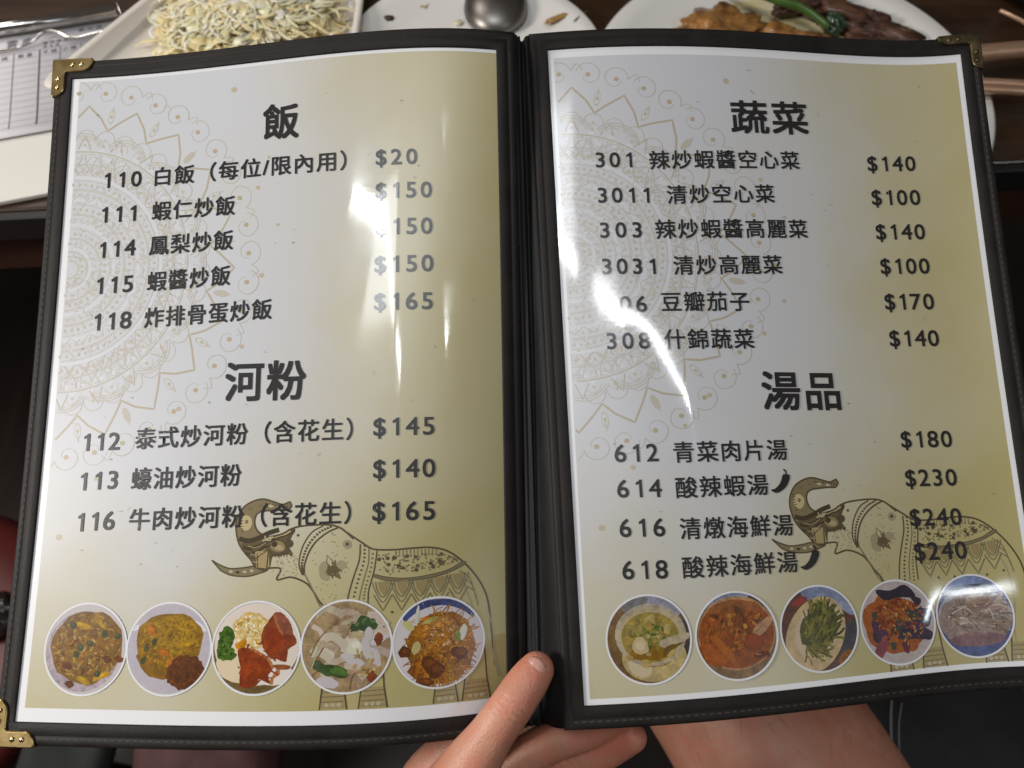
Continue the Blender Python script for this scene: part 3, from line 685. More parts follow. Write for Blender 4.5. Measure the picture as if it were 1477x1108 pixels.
tag(PE, 'person whose bare left hand holds the menu, thumb in front, bare leg below', 'person')
ORG[PE.name] = Vector((0, 0, 0))
# fine hairs on the leg
rg_h = random.Random(8); bm = bmesh.new(); lv = [v.co.copy() for v in leg.vertices if v.normal.z > .25 and -.10 < v.co.y < .08]; ln_ = [v.normal.copy() for v in leg.vertices if v.normal.z > .25 and -.10 < v.co.y < .08]
for k in range(260):
    q = rg_h.randrange(len(lv)); p, nn = lv[q], ln_[q]
    d = (Vector((.35, -1, 0)) + Vector((rg_h.gauss(0, .35), rg_h.gauss(0, .3), 0))); d = (d - nn * d.dot(nn)).normalized(); l_ = rg_h.uniform(.006, .014)
    p = p + Vector((rg_h.uniform(-.002, .002), rg_h.uniform(-.002, .002), 0)); sd = nn.cross(d) * rg_h.uniform(-.3, .3)
    tube(bm, [p - nn * .0003, p + d * l_ * .4 + nn * .0009 + sd * l_ * .3, p + d * l_ + nn * .0006 + sd * l_], [.00006, .00006, .00003], 4, False)
from_bm('leg_hair', bm, mat('brown_hair', (.03, .016, .010), .5), PE)
# thumb nail
tn = np.array(J['thumb'][0][:3]); vd = np.array([0, 0, CAM_H]) - tn; vd /= np.linalg.norm(vd)
upn = vd + .15 * np.array([-1, .3, 0]); upn /= np.linalg.norm(upn); sd = np.cross(ax, upn); sd /= np.linalg.norm(sd); upn = np.cross(sd, ax)
V = []; F = []; nu, nv = 14, 12
for j in range(nv + 1):
    for i in range(nu + 1):
        u = (i / nu - .5) * 2; v = j / nv
        t = -.0050 + .0128 * v + .0024 * u * u * (1 - v) ** 2 + .0012 * u * u * v
        a = u * .70; r = .0080 + .0008 * v - .0002 * abs(u) ** 3
        if v < .2: r -= .0006 * (1 - v / .2)
        V.append(tuple(tn + ax * t + (sd * math.sin(a) * r + upn * (math.cos(a) * r - .0014 * (1 - v) ** 2))))
for j in range(nv):
    for i in range(nu): a = j * (nu + 1) + i; F.append((a, a + 1, a + nu + 2, a + nu + 1))
M_nail = mat('nail', (.62, .33, .27), .28, coat=.3); P(M_nail).inputs['Subsurface Weight'].default_value = .2; P(M_nail).inputs['Subsurface Radius'].default_value = (.004, .002, .001)
from_data('thumbnail', V, F, M_nail, PE, solid=.0005)

# ---------------------------------------------------------------- menu
MENU = thing('menu', 'open two page menu in a dark leather cover with brass corners', 'menu', (0, .17, .09))
BX, BT, BB = 8.6, 8.9, 9.2          # frame widths: sides, top, foot
PROF = [(0.0, .02), (.05, .75), (.4, .95), (2.2, 1.10), (4.5, 1.12), (4.85, .80), (5.2, 1.12), (7.0, 1.05), (8.0, .75), (8.5, .1), (8.6, -.8), (8.5, -2.4), (8.1, -3.1), (6.0, -3.3)]
def frame(side):
    nx, ny = 28, 36
    loop = [(i / nx, 0.) for i in range(nx)] + [(1., j / ny) for j in range(ny)] + [(1 - i / nx, 1.) for i in range(nx)] + [(0., 1 - j / ny) for j in range(ny)]
    V = []; F = []; n = len(loop)
    rg = random.Random(side)
    for d, h in PROF:
        k = d / 8.6
        x0, x1, y0, y1 = -BX * k, PW + BX * k, -BT * k, PH + BB * k
        for u, v in loop: V.append((x0 + (x1 - x0) * u, y0 + (y1 - y0) * v, h))
    for a in range(len(PROF) - 1):
        for i in range(n): j = (i + 1) % n; F.append((a * n + i, a * n + j, (a + 1) * n + j, (a + 1) * n + i))
    page_solid('leather_border', side, V, F, M_leather, MENU)
    g = grid(side, -8.2, PW + 8.2, -8.5, PH + 8.8, -3.25, 14, 18)
    page_solid('cover_board', side, g.V, g.F, M_leather, MENU)
def stitches(side):
    b = PB(side, 1.16, .0005); bd = PB(side, 1.16, .0005)
    def run(f, n, B, col):
        for i in range(n):
            p = np.array(f((i + .15) / n)); q = np.array(f((i + .68) / n)); B.rib([p, q], .42, col)
    outer = -5.9 if side == 'L' else PW + 5.9; inner = PW + 6.2 if side == 'L' else -2.6
    run(lambda t: (outer, -6 + t * (PH + 12)), 92, b, (.1, .09, .08)); run(lambda t: (-5 + t * (PW + 10), PH + 6.0), 66, b, (.1, .09, .08))
    run(lambda t: (-5 + t * (PW + 10), -6.4), 66, bd, (.01, .01, .01))
    run(lambda t: (inner, -5 + t * (PH + 10)), 96, bd, (.01, .01, .01))
    b.build('stitching', M_thread, MENU); bd.build('stitching', M_dthread, MENU)
frame('L'); frame('R'); stitches('L'); stitches('R')
# spine: soft channel joining the two leaves
ny = 44; SPROF = [(-.01, -.6), (.04, -.2), (.13, -.1), (.19, -.9), (.24, -1.9), (.30, -1.3), (.36, -1.0), (.41, -1.9), (.47, -4.2), (.55, -5.0), (.63, -4.4), (.70, -2.2), (.76, -.9), (.86, -.3), (.96, -.2), (1.01, -.6)]
ys = np.linspace(-8.2, PH + 8.6, ny + 1)
A = S('L', np.full(ny + 1, PW + 8.3), ys, np.zeros(ny + 1)); Bq = S('R', np.full(ny + 1, -8.3), ys, np.zeros(ny + 1))
An = SN('L', np.full(ny + 1, PW + 6.), ys) + SN('R', np.full(ny + 1, -6.), ys); An /= np.linalg.norm(An, axis=1, keepdims=True)
V = []; F = []; K = len(SPROF)
for j in range(ny + 1):
    for t, d in SPROF: V.append(tuple(A[j] * (1 - t) + Bq[j] * t + An[j] * (d * (1 if 0 < j < ny else 1.25) / 1000)))
for j in range(ny):
    for i in range(K - 1): a = j * K + i; F.append((a, a + K, a + K + 1, a + 1))
from_data('spine', V, F, M_spine, MENU, solid=.0012)
# brass corners with rivets
def corner(side, left, top, m_b=M_brass, m_r=M_brass_hi, w=6.4, label=None):
    sx = 1 if left else -1; sy = 1 if top else -1
    cx = (-BX - .5) if left else (PW + BX + .5); cy = (-BT - .5) if top else (PH + BB + .5)
    La, Lb = 20., 19.
    out = [(0.6, 0), (La - .5, 0), (La, .6)] + [(La - (1 - math.cos(t)) * 5, .6 + math.sin(t) * (w - .6)) for t in np.linspace(.2, 1.57, 6)] + [(w + 1.0, w + .1), (w + .3, w + .5), (w, w + 1.2)] + \
          [(.6 + math.sin(t) * (w - .6), Lb - (1 - math.cos(t)) * 5) for t in np.linspace(1.57, .2, 6)] + [(.6, Lb), (0, Lb - .5), (0, .6)]
    V = []; F = []; n = len(out)
    for h, ins in ((-3.9, 0), (.9, 0), (1.75, .0), (2.15, .45)):
        for x, y in out:
            qx, qy = x, y
            if ins:
                qx = x + (ins if x < 1 else (-ins if x > La - 1 or (y > w + .8) else 0)); qy = y + (ins if y < 1 else (-ins if y > Lb - 1 or (x > w + .8) else 0))
            V.append((cx + sx * qx, cy + sy * qy, h))
    for a in range(3):
        for i in range(n): j = (i + 1) % n; F.append((a * n + i, a * n + j, (a + 1) * n + j, (a + 1) * n + i))
    # top cap as quads/tris round a spine so that it follows the bend
    F.append(tuple(range(3 * n, 4 * n))); F.append(tuple(range(n))[::-1])
    o = page_solid('corner_protector', side, V, F, m_b, MENU, smooth=False, bevel=.0004, label=label)
    for x, y in ((10.2, w * .52), (14.6, w * .52), (w * .52, 10.2), (w * .52, 14.4)):
        V = []; F = []; m = 14
        for r, h in ((1.15, 2.1), (1.0, 2.45), (.6, 2.75)):
            for k in range(m): V.append((cx + sx * x + r * math.cos(6.2832 * k / m), cy + sy * y + r * math.sin(6.2832 * k / m), h))
        V.append((cx + sx * x, cy + sy * y, 2.85))
        for a in range(2):
            for k in range(m): F.append((a * m + k, a * m + (k + 1) % m, (a + 1) * m + (k + 1) % m, (a + 1) * m + k))
        for k in range(m): F.append((2 * m + k, 2 * m + (k + 1) % m, 3 * m))
        page_solid('rivet', side, V, F, m_r, o)
corner('L', True, True); corner('L', True, False); corner('R', False, True, M_dark_brass, M_dark_brass, 5.0, 'dark brass corner'); corner('R', False, False)

# pages
PAGE = {}
for s, lb in (('L', 'left page listing rice and rice noodle dishes'), ('R', 'right page listing vegetable and soup dishes')):
    PAGE[s] = grid(s, 0, PW, 0, PH, 0, 64, 84).build('page_sheet', M_paper[s], MENU, lb)
grid('L', 3.6, PW, 1.5, 284.6, .03, 64, 84).build('printed_ground', M_back['L'], PAGE['L'])
grid('R', 2.5, 201.6, 4.0, 287.7, .03, 64, 84).build('printed_ground', M_back['R'], PAGE['R'])

# scuffs and specks on the sleeves
for s, seed in (('L', 5), ('R', 6)):
    b = PB(s, .42, .002); b.flat = True; rg = random.Random(seed)
    for k in range(46):
        x, y = rg.uniform(12, PW - 8), rg.uniform(8, PH - 50); g = rg.uniform(.16, .34); w_ = rg.uniform(.12, .3)
        if k % 3: b.ell(x, y, w_ * 1.3, w_, rg.uniform(0, 3), (g, g * .96, g * .9), 7, .3, rg)
        else:
            a = rg.uniform(0, 3.1); l_ = rg.uniform(.8, 2.2); b.rib([(x, y), (x + l_ * math.cos(a) * .5, y + l_ * math.sin(a) * .5 + .2), (x + l_ * math.cos(a), y + l_ * math.sin(a))], w_ * .7, (g + .1, g + .1, g + .07))
    b.build('scuff_marks', M_print[s], PAGE[s])['kind'] = 'stuff'
# mandala print -------------------------------------------------
def mandala(side, dx, dy):
    b = PB(side, .045, .003); b.flat = True; cx, cy = 5 + dx, 94 + dy; x_min = 3.7 if side == 'L' else 2.7; y_min = 1.6 if side == 'L' else 4.1
    keep = lambda p: p[0] > x_min and p[1] > y_min
    pt = lambda R, deg: (cx + R * math.cos(R_(deg)), cy - R * math.sin(R_(deg)))
    tan1, tan2, tan3, wht = (.455, .40, .295), (.50, .465, .395), (.535, .515, .47), (.63, .64, .665)
    def arcpts(c, r, a0, a1, n=14): return [(c[0] + r * math.cos(R_(a0 + (a1 - a0) * k / n)), c[1] - r * math.sin(R_(a0 + (a1 - a0) * k / n))) for k in range(n + 1)]
    # pale zig-zag band, then the bold star
    zz = []
    for k in range(21): zz += [pt(59, 96 - 9 * 2 * k / 2 * 1.0), pt(53.5, 96 - 9 * k - 4.5)]
    b.rib(zz, 2.0, wht, keep=keep)
    star = []
    for k in range(12):
        star += [pt(80, 87 - 17.8 * k), pt(74, 87 - 17.8 * k - 5.2), pt(68.4, 87 - 17.8 * k - 8.9), pt(73, 87 - 17.8 * k - 12.6)]
    b.rib([pt(70.5, 94)] + star, 0.95, tan1, keep=keep)
    for k in range(12):                                   # small leaf drops in the star's notches
        c = pt(75.5, 78 - 17.8 * k); a = -R_(78 - 17.8 * k)
        if not keep(c): continue
        for r, cc in ((3.7, tan2), (2.9, (.59, .60, .61))): b.ell(c[0], c[1], r, r * .42, a, cc, 12)
        b.ell(c[0], c[1], .9, .7, a, tan1, 8)
        c2 = pt(80.5, 78 - 17.8 * k); b.rib([c, c2], .4, tan2)
    # outer scrolls: hooked arcs, a dot in the eye of each, cusps between the pairs
    for k in range(-1, 22):
        ang = 82 - 8.85 * k; c = pt(86.6, ang); flip = 1 if k % 2 else -1
        if not keep(c): continue
        b.ell(c[0], c[1], 1.2, 1.1, 0, (.46, .385, .255), 10)
        b.rib(arcpts(c, 5.6, ang - 78, ang + 78, 20), .45, tan2, keep=keep)
        hook = [(c[0] + (5.6 - 3.6 * t) * math.cos(R_(ang + flip * (78 + 190 * t))), c[1] - (5.6 - 3.6 * t) * math.sin(R_(ang + flip * (78 + 190 * t)))) for t in np.linspace(0, 1, 16)]
        b.rib(hook, [.45 - .2 * t for t in np.linspace(0, 1, 16)], tan2, keep=keep)
        if k % 2: b.rib(smooth_path([pt(88.3, ang - 3.6), pt(91.6, ang - 5.4), pt(88.8, ang - 7)], 4), .4, tan2, keep=keep)
    # scalloped lace inside the star
    for R, step, r, cc, w in ((63.5, 9, 4.6, tan2, .42), (60.5, 9, 3.0, tan3, .36), (47.5, 6, 2.7, tan3, .5)):
        k = 0; a = 96
        while a > -98:
            c = pt(R, a)
            if keep(c):
                b.rib(arcpts(c, r, a - 100, a + 100, 12), w, cc, keep=keep); b.ell(c[0], c[1], .8, .8, 0, (.53, .47, .37), 8)
            a -= step
    for R, w, cc in ((57.3, .8, tan2), (56.2, .35, tan3), (51, .4, tan2), (44.5, 1.6, wht), (43, .4, tan3), (38.5, 1.2, tan3), (33.5, 1.5, wht), (31.5, .5, tan3), (26.5, 1.3, tan3), (21.5, 1.4, wht), (19.5, .5, tan3), (14.8, 1.2, tan3), (10, 1.4, wht), (8.4, .8, tan3), (4.2, 1.0, tan3)):
        b.rib([pt(R, 100 - 200 * k / 90) for k in range(91)], w, cc, keep=keep)
    for R, n, r, cc in ((41, 46, .85, tan2), (36, 38, 1.0, tan3), (29, 32, .9, tan2), (24, 26, .95, tan3), (17, 20, .9, tan2), (12.3, 14, .8, tan3), (6.3, 8, .7, tan2), (48.5, 40, .8, tan2), (54, 32, .7, tan3)):
        for k in range(n):
            c = pt(R, 96 - 192 * k / (n - 1))
            if keep(c): b.ell(c[0], c[1], r, r * .75, -R_(96 - 192 * k / (n - 1)), cc, 8)
    # broken lace texture of the inner rosette
    rl = random.Random(11)
    for k in range(900):
        R = rl.uniform(5, 57); a = rl.uniform(-95, 97); c = pt(R, a)
        if keep(c):
            r = rl.uniform(.25, .8); b.ell(c[0], c[1], r * 1.5, r * .6, -R_(a) + rl.choice((0, 1.57, .6)), rl.choice((tan2, tan3, tan3, wht)), 7, .3, rl)
    for R, n, amp, cc in ((40, 30, 1.6, tan3), (34.8, 26, 1.6, tan2), (23, 20, 1.4, tan3), (46, 40, 1.5, tan2), (52.5, 22, 2.6, tan2), (53.5, 22, 2.6, tan3)):
        ph = R; q = []
        for k in range(n * 6 + 1): q.append(pt(R + amp * math.sin(k / 6 * 6.283 * .5 * 2 / 2 + ph), 96 - 192 * k / (n * 6)))
        b.rib(q, .38, cc, keep=keep)
    for k in range(9):                                     # overlapping crescents under the star
        a0 = 88 - 22 * k
        for r in (9.5, 10.7, 11.9): b.rib(arcpts(pt(54.5, a0), r, a0 - 62, a0 + 62, 16), .45, tan2 if r > 9.6 else tan3, keep=keep)
    # interlaced lattice
    for k in range(24):
        a = 95 - 8 * k
        for sgn in (-1, 1): b.rib([pt(45 + 11 * t, a + sgn * 7 * t + sgn * 2 * math.sin(t * 3.1)) for t in np.linspace(0, 1, 8)], .4, tan2, keep=keep)
        if k % 2: b.rib([pt(58.5, a - 3), pt(65.5, a), pt(58.5, a + 3)], .45, tan1, keep=keep)
    # loose dots beside the rosette
    for p, r in (((82, 12), 1.5), ((100, 46), .8), ((105, 78), .9), ((98, 101), 1.3), ((101, 118), 1.0), ((90, 133), 1.1), ((62, 160), 1.2), ((26, 190), 1.2), ((50, 173), .9), ((11, 215), 1.5), ((95, 60), 1.1)):
        b.ell(p[0] + dx, p[1] + dy, r, r * .9, 0, (.50, .43, .31), 10)
    b.build('mandala_print', M_print[side], PAGE[side])
mandala('L', 0, 0); mandala('R', .8, 4.6)

# elephant print ------------------------------------------------
ELE = {
'trunk': [(114.2, 200.8), (111.1, 201.9), (107.0, 200.7), (102.9, 199.6), (98.9, 200.2), (94.9, 202.3), (92.3, 205.8), (91.2, 210.1), (91.7, 214.4), (93.0, 218.2), (95.4, 221.6), (98.3, 224.6), (100.7, 227.6), (105.6, 228.9), (107.1, 223.4), (110.6, 223.0), (114.5, 221.4), (113.1, 217.9), (116.4, 213.3), (115.5, 212.2), (112.0, 213.9), (107.6, 215.3), (104.0, 214.9), (100.6, 212.7), (99.3, 209.3), (99.8, 206.3), (101.8, 204.8), (105.4, 204.4), (109.8, 204.2), (113.4, 204.3), (115.1, 202.6)],
'tusk': [(81.4, 224.8), (84.9, 226.7), (89.5, 228.2), (94.9, 228.0), (99.3, 227.4), (101.1, 228.0), (105.6, 228.9), (102.1, 230.3), (97.7, 231.4), (93.3, 231.4), (89.2, 230.7), (85.5, 229.0)],
'chin': [(105.6, 228.2), (110.4, 228.1), (111.3, 229.3), (110.0, 232.9), (115.8, 231.9), (122.0, 234.2), (125.1, 237.4), (127.4, 241.0), (131, 246), (133, 256), (131, 268), (129.6, 284.0)],
'head': [(107.6, 215.3), (112, 213.9), (114.6, 212.4), (118.5, 211.2), (125.1, 210.6), (131.6, 210.7), (135.6, 211.8), (138.2, 213.6), (141.6, 216.6)],
'band1': [(128.6, 211.1), (124.3, 213.4), (121.0, 218.0), (119.4, 222.7), (119.1, 227.3), (120.6, 231.1)],
'band2': [(135.1, 211.8), (130.4, 213.9), (125.7, 217.7), (122.8, 222.3), (121.3, 227.3), (121.4, 230.3)],
'back': [(138.7, 213.9), (144.8, 218.0), (149.7, 220.9), (157.6, 221.4), (166.4, 220.9), (173.5, 220.9), (179.9, 222.5), (185.5, 226.4), (191.0, 232.4), (195.0, 239.2), (196.9, 245.8), (198.0, 256.4), (199.3, 271.1)],
'neck1': [(144.4, 218.8), (144.1, 225.1), (141.9, 232.2), (140.0, 239.2), (139, 246)],
'neck2': [(148.0, 220.4), (147.8, 226.8), (145.9, 233.9), (144.4, 240.9), (144, 247)],
'neck3': [(151.4, 221.7), (150.2, 230.0), (148.3, 237.1), (148.0, 241.0), (148, 247)],
'saddle': [(150.2, 231.2), (155.4, 232.5), (163.3, 233.2), (172.7, 232.2), (180.7, 230.3), (186.2, 227.3), (187.4, 228.3), (180.7, 231.5), (172.8, 233.5), (163.3, 234.3), (155.4, 233.9), (150.2, 232.4)],
}
def elephant(side, dx, dy):
    b = PB(side, .085, .001, 4); rg = random.Random(3)
    T_ = lambda pts: [(p[0] + dx, p[1] + dy) for p in pts]
    line, soft, wash, deep, pale = (.085, .064, .030), (.18, .145, .078), (.215, .17, .085), (.055, .040, .018), (.46, .41, .28)
    faint = (.33, .285, .17)
    sm = lambda k, n=6: T_(smooth_path(ELE[k], n))
    # trunk and face wash, tusk
    b.poly(sm('trunk', 4), wash); b.poly(sm('tusk', 4), wash)
    b.poly(T_([(105.5, 215), (112, 213.8), (117, 212), (114, 219), (116.5, 222.5), (107.5, 223.5), (106.8, 228.6), (100.8, 228), (97, 223.5), (93.4, 218)]), (.125, .092, .042))
    b.rib(sm('trunk'), .75, line, closed=True); b.rib(sm('tusk'), .6, line, closed=True)
    for y0, wd in ((216, 2.0), (219.3, 1.2), (221.5, .8)):
        b.rib(T_(smooth_path([(92.8 + (y0 - 216) * .6, y0), (97, y0 + .9), (101, y0 - .1), (105.5, y0 - 2.2), (110, y0 - 3.6)], 5)), wd, deep)
    for p in ((97, 203.4), (101.5, 202.3), (106, 202.4), (110, 203), (113.3, 202.6)): b.ell(p[0] + dx, p[1] + dy, 1.2, .8, .1, pale if p[0] in (106, 110) else soft, 10)
    b.ell(95.6 + dx, 209.5 + dy, 2.6, 3.2, 0, (.50, .42, .22), 14); b.ell(95.8 + dx, 209 + dy, .8, .9, 0, soft, 8)
    for p in ((90, 229.4), (93, 229.8), (96, 229.6), (99, 229.2)): b.ell(p[0] + dx, p[1] + dy, .9, .6, .1, pale if p[0] != 93 else deep, 8)
    b.poly(T_([(100, 221), (106, 221.5), (106.6, 228.4), (101, 227.8)]), (.38, .29, .13)); b.rib(T_([(101, 222), (101.5, 227.6)]), .5, deep); b.rib(T_([(105.8, 221.5), (105.4, 228.5)]), .6, line)
    # eye with lashes, forehead ornament
    b.rib(T_(smooth_path([(103, 217), (107, 215.6), (111, 215), (115, 213)], 5)), .8, (.45, .36, .17))
    b.ell(109.6 + dx, 219.2 + dy, 3.4, 2.3, .25, (.27, .205, .10), 14); b.ell(110.2 + dx, 219.8 + dy, 2.2, 1.1, .25, (.40, .325, .18), 12); b.ell(108.3 + dx, 218.4 + dy, 1.3, 1.25, .2, deep, 10)
    b.rib(T_(smooth_path([(105.8, 219.6), (108.5, 216.8), (112, 217.4), (113.8, 220.4)], 5)), .5, line); b.rib(T_(smooth_path([(105.6, 220.8), (109, 222.6), (113.5, 221.4), (115, 220.6)], 5)), .6, line)
    b.rib(T_(smooth_path([(106.5, 217.4), (110, 215.6), (114, 214.6), (116.6, 212.6)], 5)), .55, deep); b.rib(T_(smooth_path([(104, 214.8), (104.6, 216.6), (106.6, 216.6), (106, 215.2)], 4)), .5, pale)
    for q in range(5): b.rib(T_(smooth_path([(97 + q * .5, 219 + q * 1.6), (99.6 + q * .4, 219.8 + q * 1.5), (102.2, 219 + q * 1.3), (104.6, 217.6 + q * 1.3)], 4)), .35, deep if q % 2 else (.36, .29, .15))
    for q in range(7): b.rib(T_([(92.6 + q * .15, 206.5 + q * 1.1), (94 + q * .1, 206.2 + q * 1.15)]), .3, deep)
    for q in range(8): b.ell(104 + q * 1.3 + dx, 201.4 + .22 * q + dy, .45, .35, 0, deep, 7)
    for k in range(7): b.rib(T_([(106.5 + k * 1.2, 222.2), (106.3 + k * 1.25, 223.8)]), .28, line)
    for p, r in (((114.7, 218.2), 1.7), ((118.2, 214.8), .6), ((115.5, 222.8), .6)): b.ell(p[0] + dx, p[1] + dy, r, r, 0, line, 12)
    b.ell(114.7 + dx, 218.2 + dy, 1.1, 1.1, 0, pale, 10)
    # outlines
    for k, w in (('chin', .75), ('head', .75), ('back', .75), ('neck1', .6), ('neck2', .45), ('neck3', .55), ('band1', .55), ('band2', .7)): b.rib(sm(k), w, line if k != 'neck2' else soft)
    b.poly(sm('saddle', 4), soft); b.rib(sm('saddle'), .35, line, closed=True)
    mid = [((a[0] + c[0]) / 2, (a[1] + c[1]) / 2) for a, c in zip(smooth_path(ELE['band1'], 4), smooth_path(ELE['band2'], 4))]
    for p in mid: b.ell(p[0] + dx, p[1] + dy, .55, .5, 0, line, 8)
    for a, c in (('neck1', 'neck2'), ('neck2', 'neck3')):
        for p in [((q[0] + r[0]) / 2, (q[1] + r[1]) / 2) for q, r in zip(smooth_path(ELE[a], 4), smooth_path(ELE[c], 4))]: b.ell(p[0] + dx, p[1] + dy, .5, .45, 0, soft if a == 'neck2' else line, 8)
    # ear with lotus flower
    b.rib(T_(smooth_path([(121.4, 230.5), (124.5, 236), (128, 243), (131, 247)], 5)), .5, soft)
    fx, fy = 133 + dx, 228.9 + dy
    for k in range(9):
        a = R_(-112 + k * 40); L_ = (6.2, 4.2, 5.2, 4.4, 5.6, 4.0, 4.8, 4.6, 5.2)[k]
        q = [(fx + math.cos(a) * L_, fy + math.sin(a) * L_), (fx + math.cos(a + .34) * L_ * .6, fy + math.sin(a + .34) * L_ * .6), (fx, fy), (fx + math.cos(a - .34) * L_ * .6, fy + math.sin(a - .34) * L_ * .6)]
        if k == 0: b.rib(q, .35, line, closed=True)
        else: b.poly(q, (.155, .115, .05))
    b.ell(fx + .3, fy + .6, 2.5, 2.2, .2, (.12, .088, .036), 12, .12, rg)
    b.ell(fx - 3.8, fy - .8, 1.8, 2.6, .3, faint, 10); b.ell(fx + 3.8, fy - 1.8, 2.2, 1.8, .3, faint, 10); b.ell(fx - 3.2, fy + 3.0, 2.3, 1.4, .5, faint, 10)
    b.ell(139 + dx, 218.8 + dy, 1.9, 1.9, 0, faint, 12); b.ell(139 + dx, 218.7 + dy, .8, .8, 0, line, 8)
    for i in range(60):
        x, y = rg.uniform(121, 140), rg.uniform(213, 243)
        if (x - 131.5) ** 2 / 90 + (y - 229) ** 2 / 240 < 1: b.ell(x + dx, y + dy, .32, .3, 0, faint, 6)
    for i in range(46):
        x, y = rg.uniform(108, 119), rg.uniform(223, 231.5)
        if y < 233 - (119 - x) * .2: b.ell(x + dx, y + dy, .3, .28, 0, faint, 6)
    # saddle cloth
    for i in range(150):
        x = rg.uniform(152, 185); ytop = 222.4 + max(0, (x - 172)) * .25; yb = 231.5 - max(0, x - 168) * .26 - max(0, 156 - x) * .2
        y = rg.uniform(ytop, yb); b.ell(x + dx, y + dy, .36 if i % 9 else .85, .34 if i % 9 else .8, 0, line if i % 3 == 0 else soft, 8)
    for k in range(12): b.rib(T_([(159 + k * 1.5, 221.4), (159 + k * 1.5, 224.2)]), .3, soft)
    for k in range(5):
        x = 154 + k * 7.6; y = 234.5 - max(0, k - 2) * 1.1
        b.poly(T_([(x - 2.2, y), (x + 2.4, y - .5), (x + 1.6, y + 3.2), (x + .2, y + 5.4), (x - 1.6, y + 3.0)]), (.29, .22, .095))
        for g, w in ((3.1, .5), (4.4, .4)): b.rib(T_(smooth_path([(x - g, y), (x - g * .75, y + 3.4), (x, y + 6 + (g - 3) * 1.6), (x + g * .75, y + 3.0), (x + g, y - .6)], 5)), w, soft)
    for k in range(5):
        x = 154 + k * 7.6; y = 243.6 - max(0, k - 3) * 1.5
        b.rib(T_([(x - 3.8, y - 4), (x, y + 2.5), (x + 3.8, y - 4)]), .5, soft); b.ell(x + 3.8 + dx, y + 3.2 + dy, .55, .55, 0, line, 8)
    for k in range(3): b.rib(T_(smooth_path([(185 + k, 231 + 3 * k), (189 + k, 234 + 3 * k), (191 + k * .8, 240 + 3 * k)], 5)), .4, soft)
    # hind quarter, tail and legs
    b.rib(T_(smooth_path([(186, 236), (190, 246), (191, 258), (189, 272), (190, 284)], 5)), .5, faint)
    b.rib(T_(smooth_path([(196.5, 248), (198.5, 256), (199, 266), (201, 276)], 5)), [.5] * 10 + [1.4] * 6, faint)
    for x0, x1 in ((129.5, 140), (145, 156), (174.5, 184), (186, 197)):
        b.poly(T_([(x0 + 1, 276), (x1 - 1.2, 276), (x1, 284.0), (x0, 284.0)]), (.34, .265, .115))
        for q in range(4): b.rib(T_([(x0 + .8, 277.5 + q * 1.9), (x1 - .8, 277.3 + q * 1.9)]), .45, soft)
        b.rib(T_([(x0 + 2, 262), (x0 + 1, 276), (x0, 284.2)]), .6, line); b.rib(T_([(x1 - 2, 262), (x1 - 1, 276), (x1 + .4, 284.2)]), .6, line)
        for q in range(3): b.ell((x0 + x1) / 2 + (q - 1) * 2.4 + dx, 282.5 + dy, .9, .8, 0, pale, 8)
    b.build('elephant_print', M_print[side], PAGE[side])
elephant('L', 0, 0); elephant('R', 3.6, 3.6)

# lettering -----------------------------------------------------
GLY = {}
def digit_row(txt, x0, x1, hmm):
    """figures at an even pitch; returns x (mm), y above the foot (mm), faces"""
    if '0' not in GLY: GLY['0'] = glyphs('0')
    z_ = GLY['0'][0]; size = hmm / (np.ptp(z_[:, 1]) * .975); xs = .67 * np.ptp(z_[:, 1]) / np.ptp(z_[:, 0]); V = []; F = []; W = {}
    for ch in set(txt):
        if ch == '1':
            W[ch] = (np.array([(.17, 0), (.265, 0), (.265, .735), (.20, .735), (.17, .69), (.04, .61), (.04, .53), (.17, .60)]) * np.array([1, np.ptp(z_[:, 1]) / .755]) , [(0, 1, 2, 3, 4, 7), (4, 5, 6, 7)])
        else:
            if ch not in GLY: GLY[ch] = glyphs(ch)
            W[ch] = (GLY[ch][0] * np.array([xs if ch != '$' else xs * .95, 1]), GLY[ch][1])
    wid = [np.ptp(W[c][0][:, 0]) * size for c in txt]
    c0, c1 = x0 + wid[0] / 2, x1 - wid[-1] / 2
    for k, ch in enumerate(txt):
        Vv, Ff = W[ch]; c = c0 + (c1 - c0) * k / (len(txt) - 1); m = (Vv[:, 0].min() + Vv[:, 0].max()) / 2; b = len(V)
        V += [(c + (x - m) * size, y * size) for x, y in Vv]; F += [tuple(b + i for i in f) for f in Ff]
    return np.array(V), F
def word(b, kind, txt, x0, x1, y0, y1, hmm):
    """kind n/p: figures on a baseline; c/t: characters by ink box. x0..x1 ink extent, y0/y1 foot left/right"""
    if kind in 'np':
        bold = .017 * hmm; Q, Ff = digit_row(txt, x0 + bold, x1 - bold, hmm - 2 * bold); X = Q[:, 0]; U = Q[:, 1] + bold
    else:
        Vv, Ff = glyphs(txt, 1.12 if kind == 'c' else 1.1); mn = Vv.min(0); mx = Vv.max(0); size = hmm / .93
        bold = {'t': .020, 'c': .0135}[kind] * size
        X = x0 + bold + (Vv[:, 0] - mn[0]) / (mx[0] - mn[0]) * (x1 - x0 - 2 * bold); U = (Vv[:, 1] + .085) * size
    Y = y0 + (y1 - y0) * (X - x0) / (x1 - x0) - U
    for ox, oy in ((0, 0), (1, 1), (-1, 1), (1, -1), (-1, -1)):
        h = b.lift(); base = len(b.V)
        b.V += [(x + ox * bold, y + oy * bold, h) for x, y in zip(X, Y)]
        b.F += [tuple(base + i for i in f) for f in Ff]; b.C += [(0, 0, 0)] * len(Ff)
